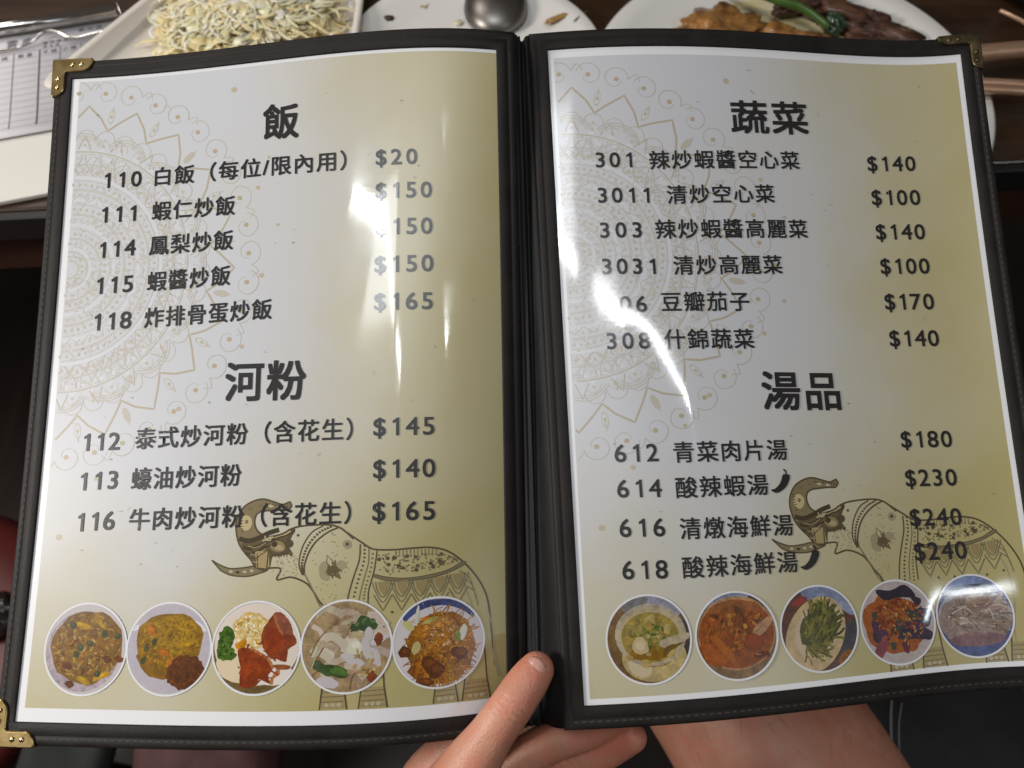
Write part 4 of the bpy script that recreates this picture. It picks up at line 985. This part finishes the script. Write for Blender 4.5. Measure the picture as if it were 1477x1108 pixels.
TXT = {'L': [
 ('t', [('t', '飯', 96.7, 114.1, 37.6, 37.8, 16.2)], None),
 ('i', [('n', '110', 19.4, 37.6, 55.4, 55.4, 7.5), ('c', '白飯（每位/限內用）', 44.2, 136.5, 55.8, 54.5, 8.9)], ('$20', 149.8, 168.3, 53.0, 52.8, 7.0)),
 ('i', [('n', '111', 19.1, 35.8, 72.2, 72.1, 7.6), ('c', '蝦仁炒飯', 43.7, 84.3, 72.5, 72.1, 9.1)], ('$150', 149.7, 174.6, 68.2, 67.9, 7.1)),
 ('i', [('n', '114', 19.3, 36.7, 89.2, 88.5, 7.6), ('c', '鳳梨炒飯', 43.4, 84.0, 89.0, 88.3, 9.2)], ('$150', 149.8, 174.7, 84.7, 84.3, 7.3)),
 ('i', [('n', '115', 19.1, 36.5, 106.3, 105.7, 7.8), ('c', '蝦醬炒飯', 43.4, 83.3, 106.0, 104.7, 9.2)], ('$150', 149.2, 174.9, 101.7, 101.1, 7.4)),
 ('i', [('n', '118', 19.2, 36.9, 123.4, 122.7, 7.9), ('c', '炸排骨蛋炒飯', 43.2, 103.3, 122.9, 121.0, 9.2)], ('$165', 149.1, 174.5, 118.4, 118.0, 7.5)),
 ('t', [('t', '河粉', 83.0, 119.7, 157.2, 157.1, 17.2)], None),
 ('i', [('n', '112', 18.8, 35.7, 177.8, 177.5, 7.7), ('c', '泰式炒河粉（含花生）', 42.9, 140.5, 177.5, 174.8, 9.3)], ('$145', 149.2, 174.9, 173.4, 173.0, 7.7)),
 ('i', [('n', '113', 18.9, 36.1, 195.1, 194.4, 7.8), ('c', '蠔油炒河粉', 42.5, 92.4, 195.1, 193.8, 9.4)], ('$140', 149.3, 175.3, 191.4, 191.2, 7.8)),
 ('i', [('n', '116', 19.3, 36.3, 212.7, 211.9, 7.9), ('c', '牛肉炒河粉（含花生）', 43.0, 140.3, 212.4, 210.2, 9.3)], ('$165', 149.2, 175.1, 209.3, 209.3, 7.9))],
'R': [
 ('t', [('t', '蔬菜', 83.5, 122.3, 42.2, 41.6, 15.9)], None),
 ('i', [('n', '301', 19.1, 35.7, 57.9, 58.5, 7.1), ('c', '辣炒蝦醬空心菜', 43.6, 115.8, 59.8, 59.2, 8.8)], ('$140', 150.9, 175.7, 58.9, 58.8, 7.5)),
 ('i', [('n', '3011', 19.1, 42.5, 74.7, 75.6, 7.1), ('c', '清炒空心菜', 50.6, 101.8, 76.4, 75.8, 8.8)], ('$100', 151.2, 176.1, 75.9, 76.0, 7.6)),
 ('i', [('n', '303', 19.1, 37.9, 91.2, 91.8, 7.2), ('c', '辣炒蝦醬高麗菜', 44.1, 116.6, 92.7, 92.7, 8.9)], ('$140', 151.4, 176.4, 93.0, 93.2, 7.6)),
 ('i', [('n', '3031', 19.0, 43.0, 108.1, 109.0, 7.2), ('c', '清炒高麗菜', 51.1, 102.4, 109.7, 109.9, 8.9)], ('$100', 151.8, 176.6, 109.9, 110.2, 7.6)),
 ('i', [('n', '306', 19.1, 37.9, 125.5, 126.2, 7.3), ('c', '豆瓣茄子', 44.4, 85.0, 126.3, 127.0, 8.9)], ('$170', 151.9, 176.6, 127.2, 127.7, 7.7)),
 ('i', [('n', '308', 19.0, 38.1, 142.3, 142.9, 7.3), ('c', '什錦蔬菜', 44.5, 85.6, 143.4, 144.4, 9.0)], ('$140', 152.1, 176.7, 144.8, 145.4, 7.7)),
 ('t', [('t', '湯品', 86.9, 124.3, 172.1, 173.5, 17.3)], None),
 ('i', [('n', '612', 19.1, 38.1, 192.1, 192.6, 7.6), ('c', '青菜肉片湯', 44.7, 96.0, 193.5, 194.7, 9.0)], ('$180', 151.7, 176.6, 192.0, 192.9, 7.6)),
 ('s', [('n', '614', 19.2, 38.4, 207.2, 207.9, 7.6), ('c', '酸辣蝦湯', 44.4, 85.7, 208.8, 209.4, 9.0)], ('$230', 151.5, 176.4, 209.6, 210.5, 7.6)),
 ('i', [('n', '616', 19.1, 38.6, 223.8, 224.4, 7.6), ('c', '清燉海鮮湯', 44.9, 95.2, 226.1, 227.4, 9.0)], ('$240', 151.3, 176.1, 227.2, 228.2, 7.6)),
 ('s', [('n', '618', 19.1, 38.4, 241.2, 241.8, 7.6), ('c', '酸辣海鮮湯', 44.6, 95.6, 242.2, 242.9, 8.9)], ('$240', 151.3, 176.3, 242.4, 243.1, 7.8))]}
for s in TXT:
    for kind, words, price in TXT[s]:
        b = PB(s, .30, .004)
        for w in words: word(b, *w)
        b.build('section_title' if kind == 't' else 'menu_item', M_ink[s], PAGE[s])
        if price:
            b = PB(s, .30, .004); word(b, 'p', *price); b.build('price', M_ink[s], PAGE[s])
        if kind == 's':                     # chilli symbol after the name
            x0, y1 = words[1][3] + 1.0, words[1][5]
            b = PB(s, .30, .004)
            q = smooth_path([(x0 + .2, y1 - 1.9), (x0 + 2.6, y1 - 1.6), (x0 + 5.6, y1 - 3.6), (x0 + 7.4, y1 - 6.6), (x0 + 7.6, y1 - 8.4)], 5)
            b.rib(q, list(np.interp(np.linspace(0, 1, len(q)), [0, .25, .6, .9, 1], [.5, 2.2, 3.4, 3.6, 2.4]))); b.rib(smooth_path([(x0 + 7.6, y1 - 8.2), (x0 + 7.7, y1 - 9.6), (x0 + 6.7, y1 - 10.6)], 4), .7)
            b.build('chilli_symbol', M_ink[s], PAGE[s])

# dish photographs ----------------------------------------------
def dish(side, cx, cy, R, base, paint, label, seed):
    b = PB(side, .27, .0025, 6); rg = random.Random(seed); R -= .75
    b.ell(cx, cy, R + .75, R + .75, 0, (.74, .74, .77), 64)
    b.ell(cx, cy, R, R, 0, base, 64)
    def clip(u, v):
        r = math.hypot(u, v); k = min(1, .995 / r) if r > 0 else 1
        return (cx + u * k * R, cy + v * k * R)
    class D: pass
    d = D(); d.rg = rg
    def E(u, v, a, c_, rot=0, col=(1, 1, 1), n=12, jag=0.):
        c, s = math.cos(rot), math.sin(rot); pts = []
        for k in range(n):
            t = 2 * math.pi * k / n; q = 1 + rg.uniform(-jag, jag); x, y = a * q * math.cos(t), c_ * q * math.sin(t); pts.append(clip(u + c * x - s * y, v + s * x + c * y))
        b.poly(pts, col, None, max(a, c_) < .11)
    def G(pts, col, jag=.022):
        cl = smooth_path([pts[-1]] + list(pts) + [pts[0], pts[1]], 3)[3:-4]; pts = [tuple(q) for q in cl]; jag *= .5; out = []
        for i in range(len(pts)):                      # uneven, rounded edges
            a, c = pts[i], pts[(i + 1) % len(pts)]; m = max(1, int(math.dist(a, c) / .09))
            for k in range(m):
                t = k / m; out.append(clip(a[0] + (c[0] - a[0]) * t + rg.uniform(-jag, jag), a[1] + (c[1] - a[1]) * t + rg.uniform(-jag, jag)))
        b.poly(out, col)
    def Sx(pts, w, col): b.rib([clip(*p) for p in smooth_path(pts, 5)], w * R, col)
    def var(col, k=.25): f = rg.uniform(1 - k, 1 + k); g = rg.uniform(.93, 1.07); return (col[0] * f, col[1] * f * g, col[2] * f)
    def scatter(n, u, v, a, c_, ln, wd, cols, k=.3, jag=.2):
        for i in range(n):
            t = rg.uniform(0, 6.283); q = math.sqrt(rg.random()); E(u + a * q * math.cos(t), v + c_ * q * math.sin(t), ln * rg.uniform(.6, 1.3), wd * rg.uniform(.6, 1.3), rg.uniform(0, 3.14), var(rg.choice(cols), k), 7, jag)
    def strands(n, u, v, a, c_, ln, wd, cols, dirn=None, curl=.5):
        for i in range(n):
            t = rg.uniform(0, 6.283); q = math.sqrt(rg.random()); x, y = u + a * q * math.cos(t), v + c_ * q * math.sin(t)
            an = rg.uniform(0, 6.283) if dirn is None else dirn + rg.gauss(0, .35); cu = rg.uniform(-curl, curl)
            pts = [(x, y)]
            for s in range(3): x += math.cos(an) * ln / 3; y += math.sin(an) * ln / 3; an += cu; pts.append((x, y))
            Sx(pts, wd * rg.uniform(.7, 1.3), var(rg.choice(cols), .3))
    d.E, d.G, d.Sx, d.var, d.scatter, d.strands = E, G, Sx, var, scatter, strands
    paint(d)
    n = 64; h = b.lift(); base_i = len(b.V)                          # white ring printed round the photo
    for k in range(n):
        a = 2 * math.pi * k / n
        b.V += [(cx + R * math.cos(a), cy + R * math.sin(a), h), (cx + (R + .75) * math.cos(a), cy + (R + .75) * math.sin(a), h)]
    for k in range(n): j = (k + 1) % n; b.F.append((base_i + 2 * k, base_i + 2 * k + 1, base_i + 2 * j + 1, base_i + 2 * j)); b.C.append((.74, .74, .77))
    b.build('dish_photo', M_photo[side], PAGE[side], label)
brown = [(.20, .11, .035), (.27, .16, .05), (.15, .075, .025), (.33, .22, .09), (.24, .11, .04)]
def d1(d):
    d.E(-.05, .05, .93, .90, 0, (.40, .34, .37), 30); d.E(.02, -.03, .90, .82, 0, (.20, .115, .04), 26, .05)
    d.scatter(420, .02, -.03, .82, .76, .075, .026, brown); d.scatter(60, 0, -.05, .8, .7, .06, .025, [(.42, .30, .13), (.38, .25, .10)])
    for u, v, a, c, r in ((-.12, -.52, .2, .07, .3), (.35, -.55, .14, .06, .7), (0, .68, .2, .07, .4), (.45, .60, .22, .07, -.3), (-.25, .25, .06, .04, 1)): d.E(u, v, a, c, r, (.42, .24, .03), 10, .25); d.E(u - .02, v - .02, a * .5, c * .5, r, (.52, .34, .06), 8, .2)
    for u, v in ((-.36, -.52), (.45, -.33), (.10, -.12), (-.12, -.03), (-.22, .13), (.36, .55), (.78, -.3)): d.E(u, v, .085, .075, .4, (.045, .055, .02), 9, .2); d.E(u - .02, v - .02, .04, .03, .3, (.09, .10, .045), 7, .2)
    for u, v in ((.55, .2), (.85, .22), (-.42, .38), (-.3, .78)): d.E(u, v, .13, .08, .3, (.13, .045, .018), 9, .25)
def d2(d):
    d.E(0, 0, .98, .98, 0, (.46, .42, .47), 40); d.E(-.85, -.45, .12, .06, -.4, (.66, .64, .70), 10); d.E(.72, -.5, .2, .06, .6, (.64, .62, .68), 10)
    d.E(.0, -.18, .83, .62, 0, (.27, .155, .035), 26, .05); d.E(-.22, .22, .55, .42, .3, (.24, .13, .035), 22, .07); d.E(.08, -.30, .6, .42, 0, (.34, .205, .045), 20, .1)
    d.scatter(300, 0, -.1, .74, .55, .05, .022, [(.32, .19, .045), (.25, .14, .035), (.38, .24, .06), (.2, .11, .03)])
    for u, v, r in ((-.12, .08, .3), (.12, .30, -.6), (-.45, -.4, .8)): d.E(u, v, .16, .09, r, (.42, .155, .05), 10, .2); d.E(u, v - .02, .08, .04, r, (.50, .22, .08), 8, .2)
    for u, v in ((-.36, -.15), (-.6, .28), (-.55, .0)): d.E(u, v, .06, .1, .4, (.06, .06, .02), 8, .25)
    d.E(.45, .52, .46, .38, -.2, (.125, .047, .02), 40, .09); d.scatter(150, .45, .52, .40, .32, .04, .02, [(.14, .055, .025), (.10, .035, .016), (.17, .07, .03)])
def d3(d):
    d.E(0, .05, 1, .98, 0, (.16, .11, .05), 40); d.E(.02, -.08, 1.0, .90, 0, (.68, .60, .52), 44); d.E(-.35, .35, .55, .4, 0, (.68, .56, .38), 24, .05); d.E(.45, .6, .5, .22, 0, (.70, .64, .58), 20)
    d.E(-.12, -.38, .45, .42, 0, (.60, .44, .17), 22, .08); d.scatter(260, -.12, -.36, .42, .40, .05, .022, [(.62, .46, .18), (.68, .54, .28), (.52, .34, .10), (.70, .62, .45)]); d.E(-.35, -.05, .12, .14, .2, (.50, .24, .07), 10, .3)
    d.E(-.70, -.22, .19, .24, .1, (.05, .10, .02), 18, .18); d.E(-.68, .15, .22, .14, 0, (.07, .13, .025), 18, .18); d.scatter(60, -.70, -.05, .18, .34, .05, .045, [(.06, .12, .02), (.03, .07, .012), (.10, .17, .04)])
    d.G([(.1, -.25), (.42, -.78), (.72, -.62), (.85, -.3), (.95, -.1), (.75, .05), (.72, .3), (.5, .25), (.3, .2)], (.24, .075, .045)); d.G([(.42, -.78), (.72, -.62), (.85, -.3), (.6, -.35)], (.30, .12, .085)); d.G([(.2, -.2), (.5, -.5), (.62, -.1), (.4, .15)], (.27, .065, .035)); d.Sx([(.40, -.72), (.5, -.45), (.62, -.28)], .05, (.40, .19, .11))
    d.G([(-.42, .05), (-.1, .02), (.12, .12), (.42, .42), (.32, .6), (.38, .78), (.1, .68), (.05, .82), (-.32, .85), (-.34, .4)], (.25, .060, .030)); d.G([(-.2, .3), (.15, .35), (.1, .65), (-.25, .7)], (.30, .075, .04)); d.Sx([(-.12, .02), (.1, .12), (.3, .25), (.43, .45)], .06, (.46, .23, .12)); d.Sx([(.5, .4), (.55, .55), (.42, .65), (.40, .8)], .07, (.44, .22, .12)); d.E(.62, .42, .2, .06, .1, (.30, .12, .07), 10, .3)
    d.scatter(60, .1, .3, .5, .5, .05, .02, [(.22, .055, .03), (.30, .09, .05)], .2)
def d4(d):
    d.E(0, 0, 1, 1, 0, (.33, .245, .15), 44); d.E(.75, -.45, .3, .5, .5, (.52, .50, .52), 18)
    cols = [(.40, .31, .21), (.46, .37, .28), (.34, .245, .15), (.50, .42, .34)]
    for k in range(26):
        u = d.rg.uniform(-.8, .6); v = d.rg.uniform(-.8, .7); a = d.rg.gauss(-.5, .5); l = d.rg.uniform(.4, .8); d.Sx([(u, v), (u + l * .4 * math.cos(a), v + l * .4 * math.sin(a)), (u + l * math.cos(a + .5), v + l * math.sin(a + .5))], d.rg.uniform(.10, .2), d.var(d.rg.choice(cols), .15))
    for q in ([(-.75, .45), (-.5, .0), (-.2, -.35), (.2, -.55)], [(-.8, .2), (-.6, -.2), (-.2, -.55)], [(.1, .95), (.2, .6), (.6, .5)], [(-.6, .25), (-.62, .5), (-.75, .62)]): d.Sx(q, .035, (.20, .13, .06))
    for u, v, a, c, r in ((.38, -.50, .16, .20, .3), (.2, -.42, .14, .09, -.5), (.55, -.48, .14, .12, .5)): d.E(u, v, a, c, r, (.045, .075, .03), 14, .22); d.E(u + .03, v - .05, a * .5, c * .4, r, (.10, .16, .06), 9, .25)
    d.E(-.32, .52, .40, .13, .25, (.05, .085, .03), 18, .2); d.E(-.15, .55, .2, .08, .3, (.10, .17, .05), 12, .2); d.E(-.65, .4, .12, .1, .3, (.06, .08, .04), 10, .2); d.Sx([(-.78, .5), (-.65, .1), (-.58, -.1)], .03, (.36, .38, .24))
    d.E(.2, .03, .19, .17, .3, (.58, .56, .42), 14, .12); d.E(.22, -.02, .1, .08, .2, (.66, .65, .55), 10, .1)
    for u, v, a, c, r in ((.45, .05, .1, .25, -.2), (.65, .25, .12, .22, -.5), (-.4, .78, .25, .12, .2), (.5, -.25, .1, .16, 0), (.15, .3, .3, .1, .5)): d.E(u, v, a, c, r, (.50, .46, .46), 14, .1)
    for u, v in ((.72, -.15), (.62, .72), (.55, .62)): d.E(u, v, .09, .14, .3, (.20, .07, .04), 9, .25)
    d.scatter(26, .5, .35, .35, .35, .07, .03, [(.46, .36, .2), (.40, .28, .14)], .2)
def d5(d):
    d.E(0, 0, 1, 1, 0, (.56, .52, .54), 44); d.E(0, -.62, .82, .36, 0, (.06, .075, .17), 30); d.E(.02, .10, .98, .93, 0, (.58, .54, .56), 40)
    d.E(.06, .12, .78, .80, 0, (.33, .155, .05), 30, .05); d.E(-.05, .58, .62, .34, .1, (.20, .07, .02), 22, .1)
    d.strands(330, .06, .08, .68, .72, .30, .022, [(.40, .20, .07), (.50, .28, .12), (.30, .13, .04), (.46, .22, .07), (.24, .09, .025)]); d.scatter(160, .05, -.25, .42, .32, .05, .03, [(.50, .29, .14), (.42, .21, .08), (.56, .36, .19)])
    d.strands(70, .1, .55, .4, .35, .34, .02, [(.46, .25, .08), (.36, .15, .04)], 1.4, .3)
    for u, v, a, c, r in ((-.76, .18, .15, .13, .2), (-.2, .48, .2, .18, .2), (.48, .28, .2, .16, .3), (-.05, .62, .22, .16, -.3), (-.3, .88, .2, .1, .2)): d.E(u, v, a, c, r, (.115, .042, .018), 13, .2); d.E(u + .02, v - .03, a * .6, c * .5, r, (.19, .075, .03), 9, .25)
    for u, v, a, c, r, k in ((-.5, .10, .1, .15, .3, (.48, .42, .16)), (-.68, -.4, .15, .09, .7, (.50, .46, .18)), (.55, -.2, .08, .19, .2, (.62, .62, .52)), (.42, -.12, .07, .12, 0, (.30, .34, .10)), (-.48, -.62, .04, .24, .1, (.56, .56, .48)), (-.2, -.5, .2, .05, -.4, (.36, .33, .13))): d.E(u, v, a, c, r, k, 12, .1)
def d6(d):
    d.E(0, 0, 1, 1, 0, (.17, .105, .05), 40); d.E(.25, -.75, .6, .3, .3, (.30, .29, .36), 16); d.E(.85, .2, .3, .6, 0, (.05, .04, .035), 16); d.E(-.3, -.82, .35, .14, -.3, (.18, .17, .18), 12)
    d.E(.1, .42, .78, .55, 0, (.47, .37, .19), 34); d.E(-.25, .62, .3, .22, .5, (.52, .43, .27), 16); d.E(.1, .52, .4, .12, 0, (.26, .18, .08), 20)
    d.E(.05, -.10, .86, .72, .05, (.40, .35, .28), 40); d.E(.05, -.08, .80, .66, .05, (.44, .37, .24), 38); d.E(.04, -.04, .70, .58, .05, (.31, .235, .085), 36)
    d.E(.0, .32, .5, .18, 0, (.25, .13, .025), 20, .1); d.scatter(60, .05, -.1, .6, .45, .08, .05, [(.32, .25, .10), (.36, .29, .13), (.28, .21, .07), (.25, .21, .08)])
    d.scatter(42, .1, -.05, .3, .30, .07, .035, [(.10, .13, .03), (.15, .17, .05), (.08, .10, .03), (.19, .18, .06)]); d.E(-.38, -.15, .1, .1, 0, (.11, .10, .03), 12); d.E(-.38, -.15, .05, .05, 0, (.22, .17, .06), 10)
    d.G([(-.42, .12), (-.28, -.06), (-.12, -.02), (-.02, .24), (-.16, .33), (-.35, .3)], (.50, .40, .22)); d.E(-.22, .14, .12, .1, .3, (.56, .46, .28), 10, .1)
    for u, v, a, c in ((.46, -.22, .09, .13), (.1, -.48, .09, .08), (-.1, .56, .14, .09), (-.5, .4, .1, .07), (.5, .35, .12, .12)): d.E(u, v, a, c, .3, (.40, .31, .15), 9, .15)
    d.G([(.28, .05), (.95, -.10), (.97, .02), (.5, .2), (.3, .2)], (.44, .37, .26)); d.G([(.4, .2), (.85, .12), (.5, .3), (.3, .45)], (.14, .09, .03))
def d7(d):
    d.E(0, 0, 1, 1, 0, (.22, .14, .08), 40); d.E(-.1, -.75, .8, .35, -.1, (.25, .27, .38), 20); d.E(.6, -.72, .3, .18, .7, (.06, .045, .04), 12); d.E(0, -.06, .99, .86, 0, (.40, .25, .15), 44); d.E(0, -.04, .94, .80, 0, (.28, .075, .015), 42); d.E(0, -.62, .66, .2, 0, (.28, .12, .06), 20)
    d.E(-.55, .3, .4, .4, .4, (.33, .085, .012), 20, .1); d.scatter(110, 0, -.15, .75, .5, .10, .045, [(.30, .11, .03), (.24, .06, .014), (.34, .15, .05), (.20, .055, .015)])
    d.G([(-.68, .02), (-.5, -.02), (-.1, .45), (-.15, .62), (-.35, .45)], (.36, .125, .04)); d.scatter(22, .1, -.3, .5, .3, .08, .06, [(.38, .19, .08), (.14, .055, .02)], .3)
    for u, v in ((-.5, -.48), (.2, -.2), (-.35, -.35), (.05, -.08), (.48, -.3)): d.E(u, v, .05, .04, .3, (.06, .03, .012), 8, .25)
    d.scatter(14, .55, .52, .2, .1, .06, .03, [(.10, .04, .02), (.42, .2, .12)], .2); d.G([(.42, -.12), (.95, -.45), (.98, -.30), (.62, .02), (.5, .05)], (.44, .27, .18)); d.G([(.25, .05), (.5, .0), (.62, .2), (.4, .38), (.2, .25)], (.29, .06, .012))
def d8(d):
    d.E(0, 0, 1, 1, 0, (.105, .05, .035), 40); d.E(.2, -.85, .62, .28, .1, (.25, .28, .40), 18); d.E(.75, -.5, .35, .14, .8, (.30, .33, .43), 12); d.E(.85, .45, .4, .6, .3, (.055, .05, .055), 18); d.E(-.45, -.68, .22, .1, -.3, (.26, .075, .07), 10); d.E(.6, .72, .24, .12, -.6, (.22, .10, .03), 10)
    d.E(-.12, .14, .98, .72, -.95, (.50, .385, .22), 40); d.E(-.05, .02, .74, .54, -.9, (.53, .42, .29), 36)
    d.E(.0, .0, .58, .46, -1.0, (.09, .085, .025), 24, .1); d.strands(190, 0, .0, .44, .46, .34, .048, [(.13, .135, .035), (.18, .17, .05), (.09, .095, .025), (.22, .20, .07), (.06, .06, .02)], -1.0, .35); d.strands(30, -.2, .45, .3, .2, .3, .045, [(.15, .14, .045), (.2, .17, .06)], .6, .3)
def d9(d):
    d.E(0, 0, 1, 1, 0, (.46, .40, .39), 44); d.E(-.1, .05, .86, .72, .3, (.33, .125, .06), 28, .06); d.E(.1, .85, .6, .12, 0, (.46, .40, .38), 16)
    d.scatter(260, .08, -.15, .62, .5, .055, .032, [(.26, .075, .045), (.32, .115, .06), (.20, .05, .035), (.36, .17, .08)])
    for pts, k in (([(-.5, -.82), (-.1, -.78), (.3, -.9), (.55, -.68), (.5, -.55), (.1, -.6), (-.3, -.55)], (.025, .018, .03)), ([(.3, -.05), (.6, -.3), (.95, -.2), (.9, .1), (.7, .2)], (.035, .028, .05)), ([(-.15, .1), (.3, .0), (.9, .3), (.88, .5), (.5, .45), (-.05, .4)], (.04, .025, .045)), ([(-.72, -.1), (-.5, .0), (-.28, .28), (-.5, .35), (-.68, .2)], (.07, .03, .055)), ([(-.72, .65), (-.45, .3), (-.25, .38), (-.4, .62), (-.6, .85)], (.24, .085, .09)), ([(.05, .5), (.25, .5), (.2, .75), (.08, .72)], (.12, .04, .05)), ([(.4, -.6), (.7, -.52), (.62, -.35)], (.03, .025, .035)), ([(-.72, .2), (-.5, .25), (-.55, .45), (-.7, .4)], (.045, .025, .04))): d.G(pts, k)
    for u, v in ((-.62, -.22), (.05, .02), (.35, -.2), (0, .15), (-.2, .55), (.5, -.12), (.2, .35)): d.E(u, v, .12, .08, d.rg.uniform(0, 3), (.045, .055, .04), 10, .3)
    d.scatter(120, .1, .0, .65, .55, .045, .025, [(.36, .16, .07), (.30, .09, .055), (.42, .26, .12), (.22, .06, .04)])
def d10(d):
    d.E(0, 0, 1, 1, 0, (.10, .12, .24), 40); d.E(0, -.78, .8, .22, 0, (.22, .26, .42), 20); d.E(0, -.62, .85, .16, -.05, (.025, .03, .05), 20); d.E(0, .02, .99, .72, 0, (.40, .38, .38), 40); d.E(0, .08, .98, .66, 0, (.30, .23, .20), 36, .04); d.E(0, .58, .75, .17, 0, (.22, .13, .14), 24)
    d.strands(170, 0, -.1, .75, .42, .45, .05, [(.30, .23, .18), (.36, .29, .25), (.25, .18, .14), (.40, .34, .31), (.22, .14, .10)], 0.1, .5); d.strands(40, 0, -.38, .5, .14, .35, .04, [(.22, .13, .08), (.27, .18, .12)], .4, .5); d.E(-.2, -.2, .1, .04, 0, (.08, .06, .07), 8, .3)
DL = [(28.4, 260.9, d1, 'round photo of brown fried rice with egg and peas'), (65.3, 260.4, d2, 'round photo of yellow fried rice with dark shredded meat'), (102.5, 259.9, d3, 'round photo of red brown pork slices with rice and broccoli'), (139.6, 259.8, d4, 'round photo of wide rice noodles with green leaves'), (176.6, 259.8, d5, 'round photo of orange stir fried noodles on a blue rimmed plate')]
DR = [(28.3, 265.6, d6, 'round photo of clear soup bowl with tofu and greens'), (65.5, 266.6, d7, 'round photo of orange red soup with a spoon'), (102.4, 266.9, d8, 'round photo of green beans on a cream plate'), (139.1, 267.6, d9, 'round photo of eggplant with red minced sauce'), (175.6, 267.7, d10, 'round photo of pale sliced meat under the glare')]
for i, (x, y, f, lb) in enumerate(DL): dish('L', x, y, 18.7, (.5, .46, .46), f, lb, 20 + i)
for i, (x, y, f, lb) in enumerate(DR): dish('R', x, y, 18.0, (.5, .46, .46), f, lb, 40 + i)
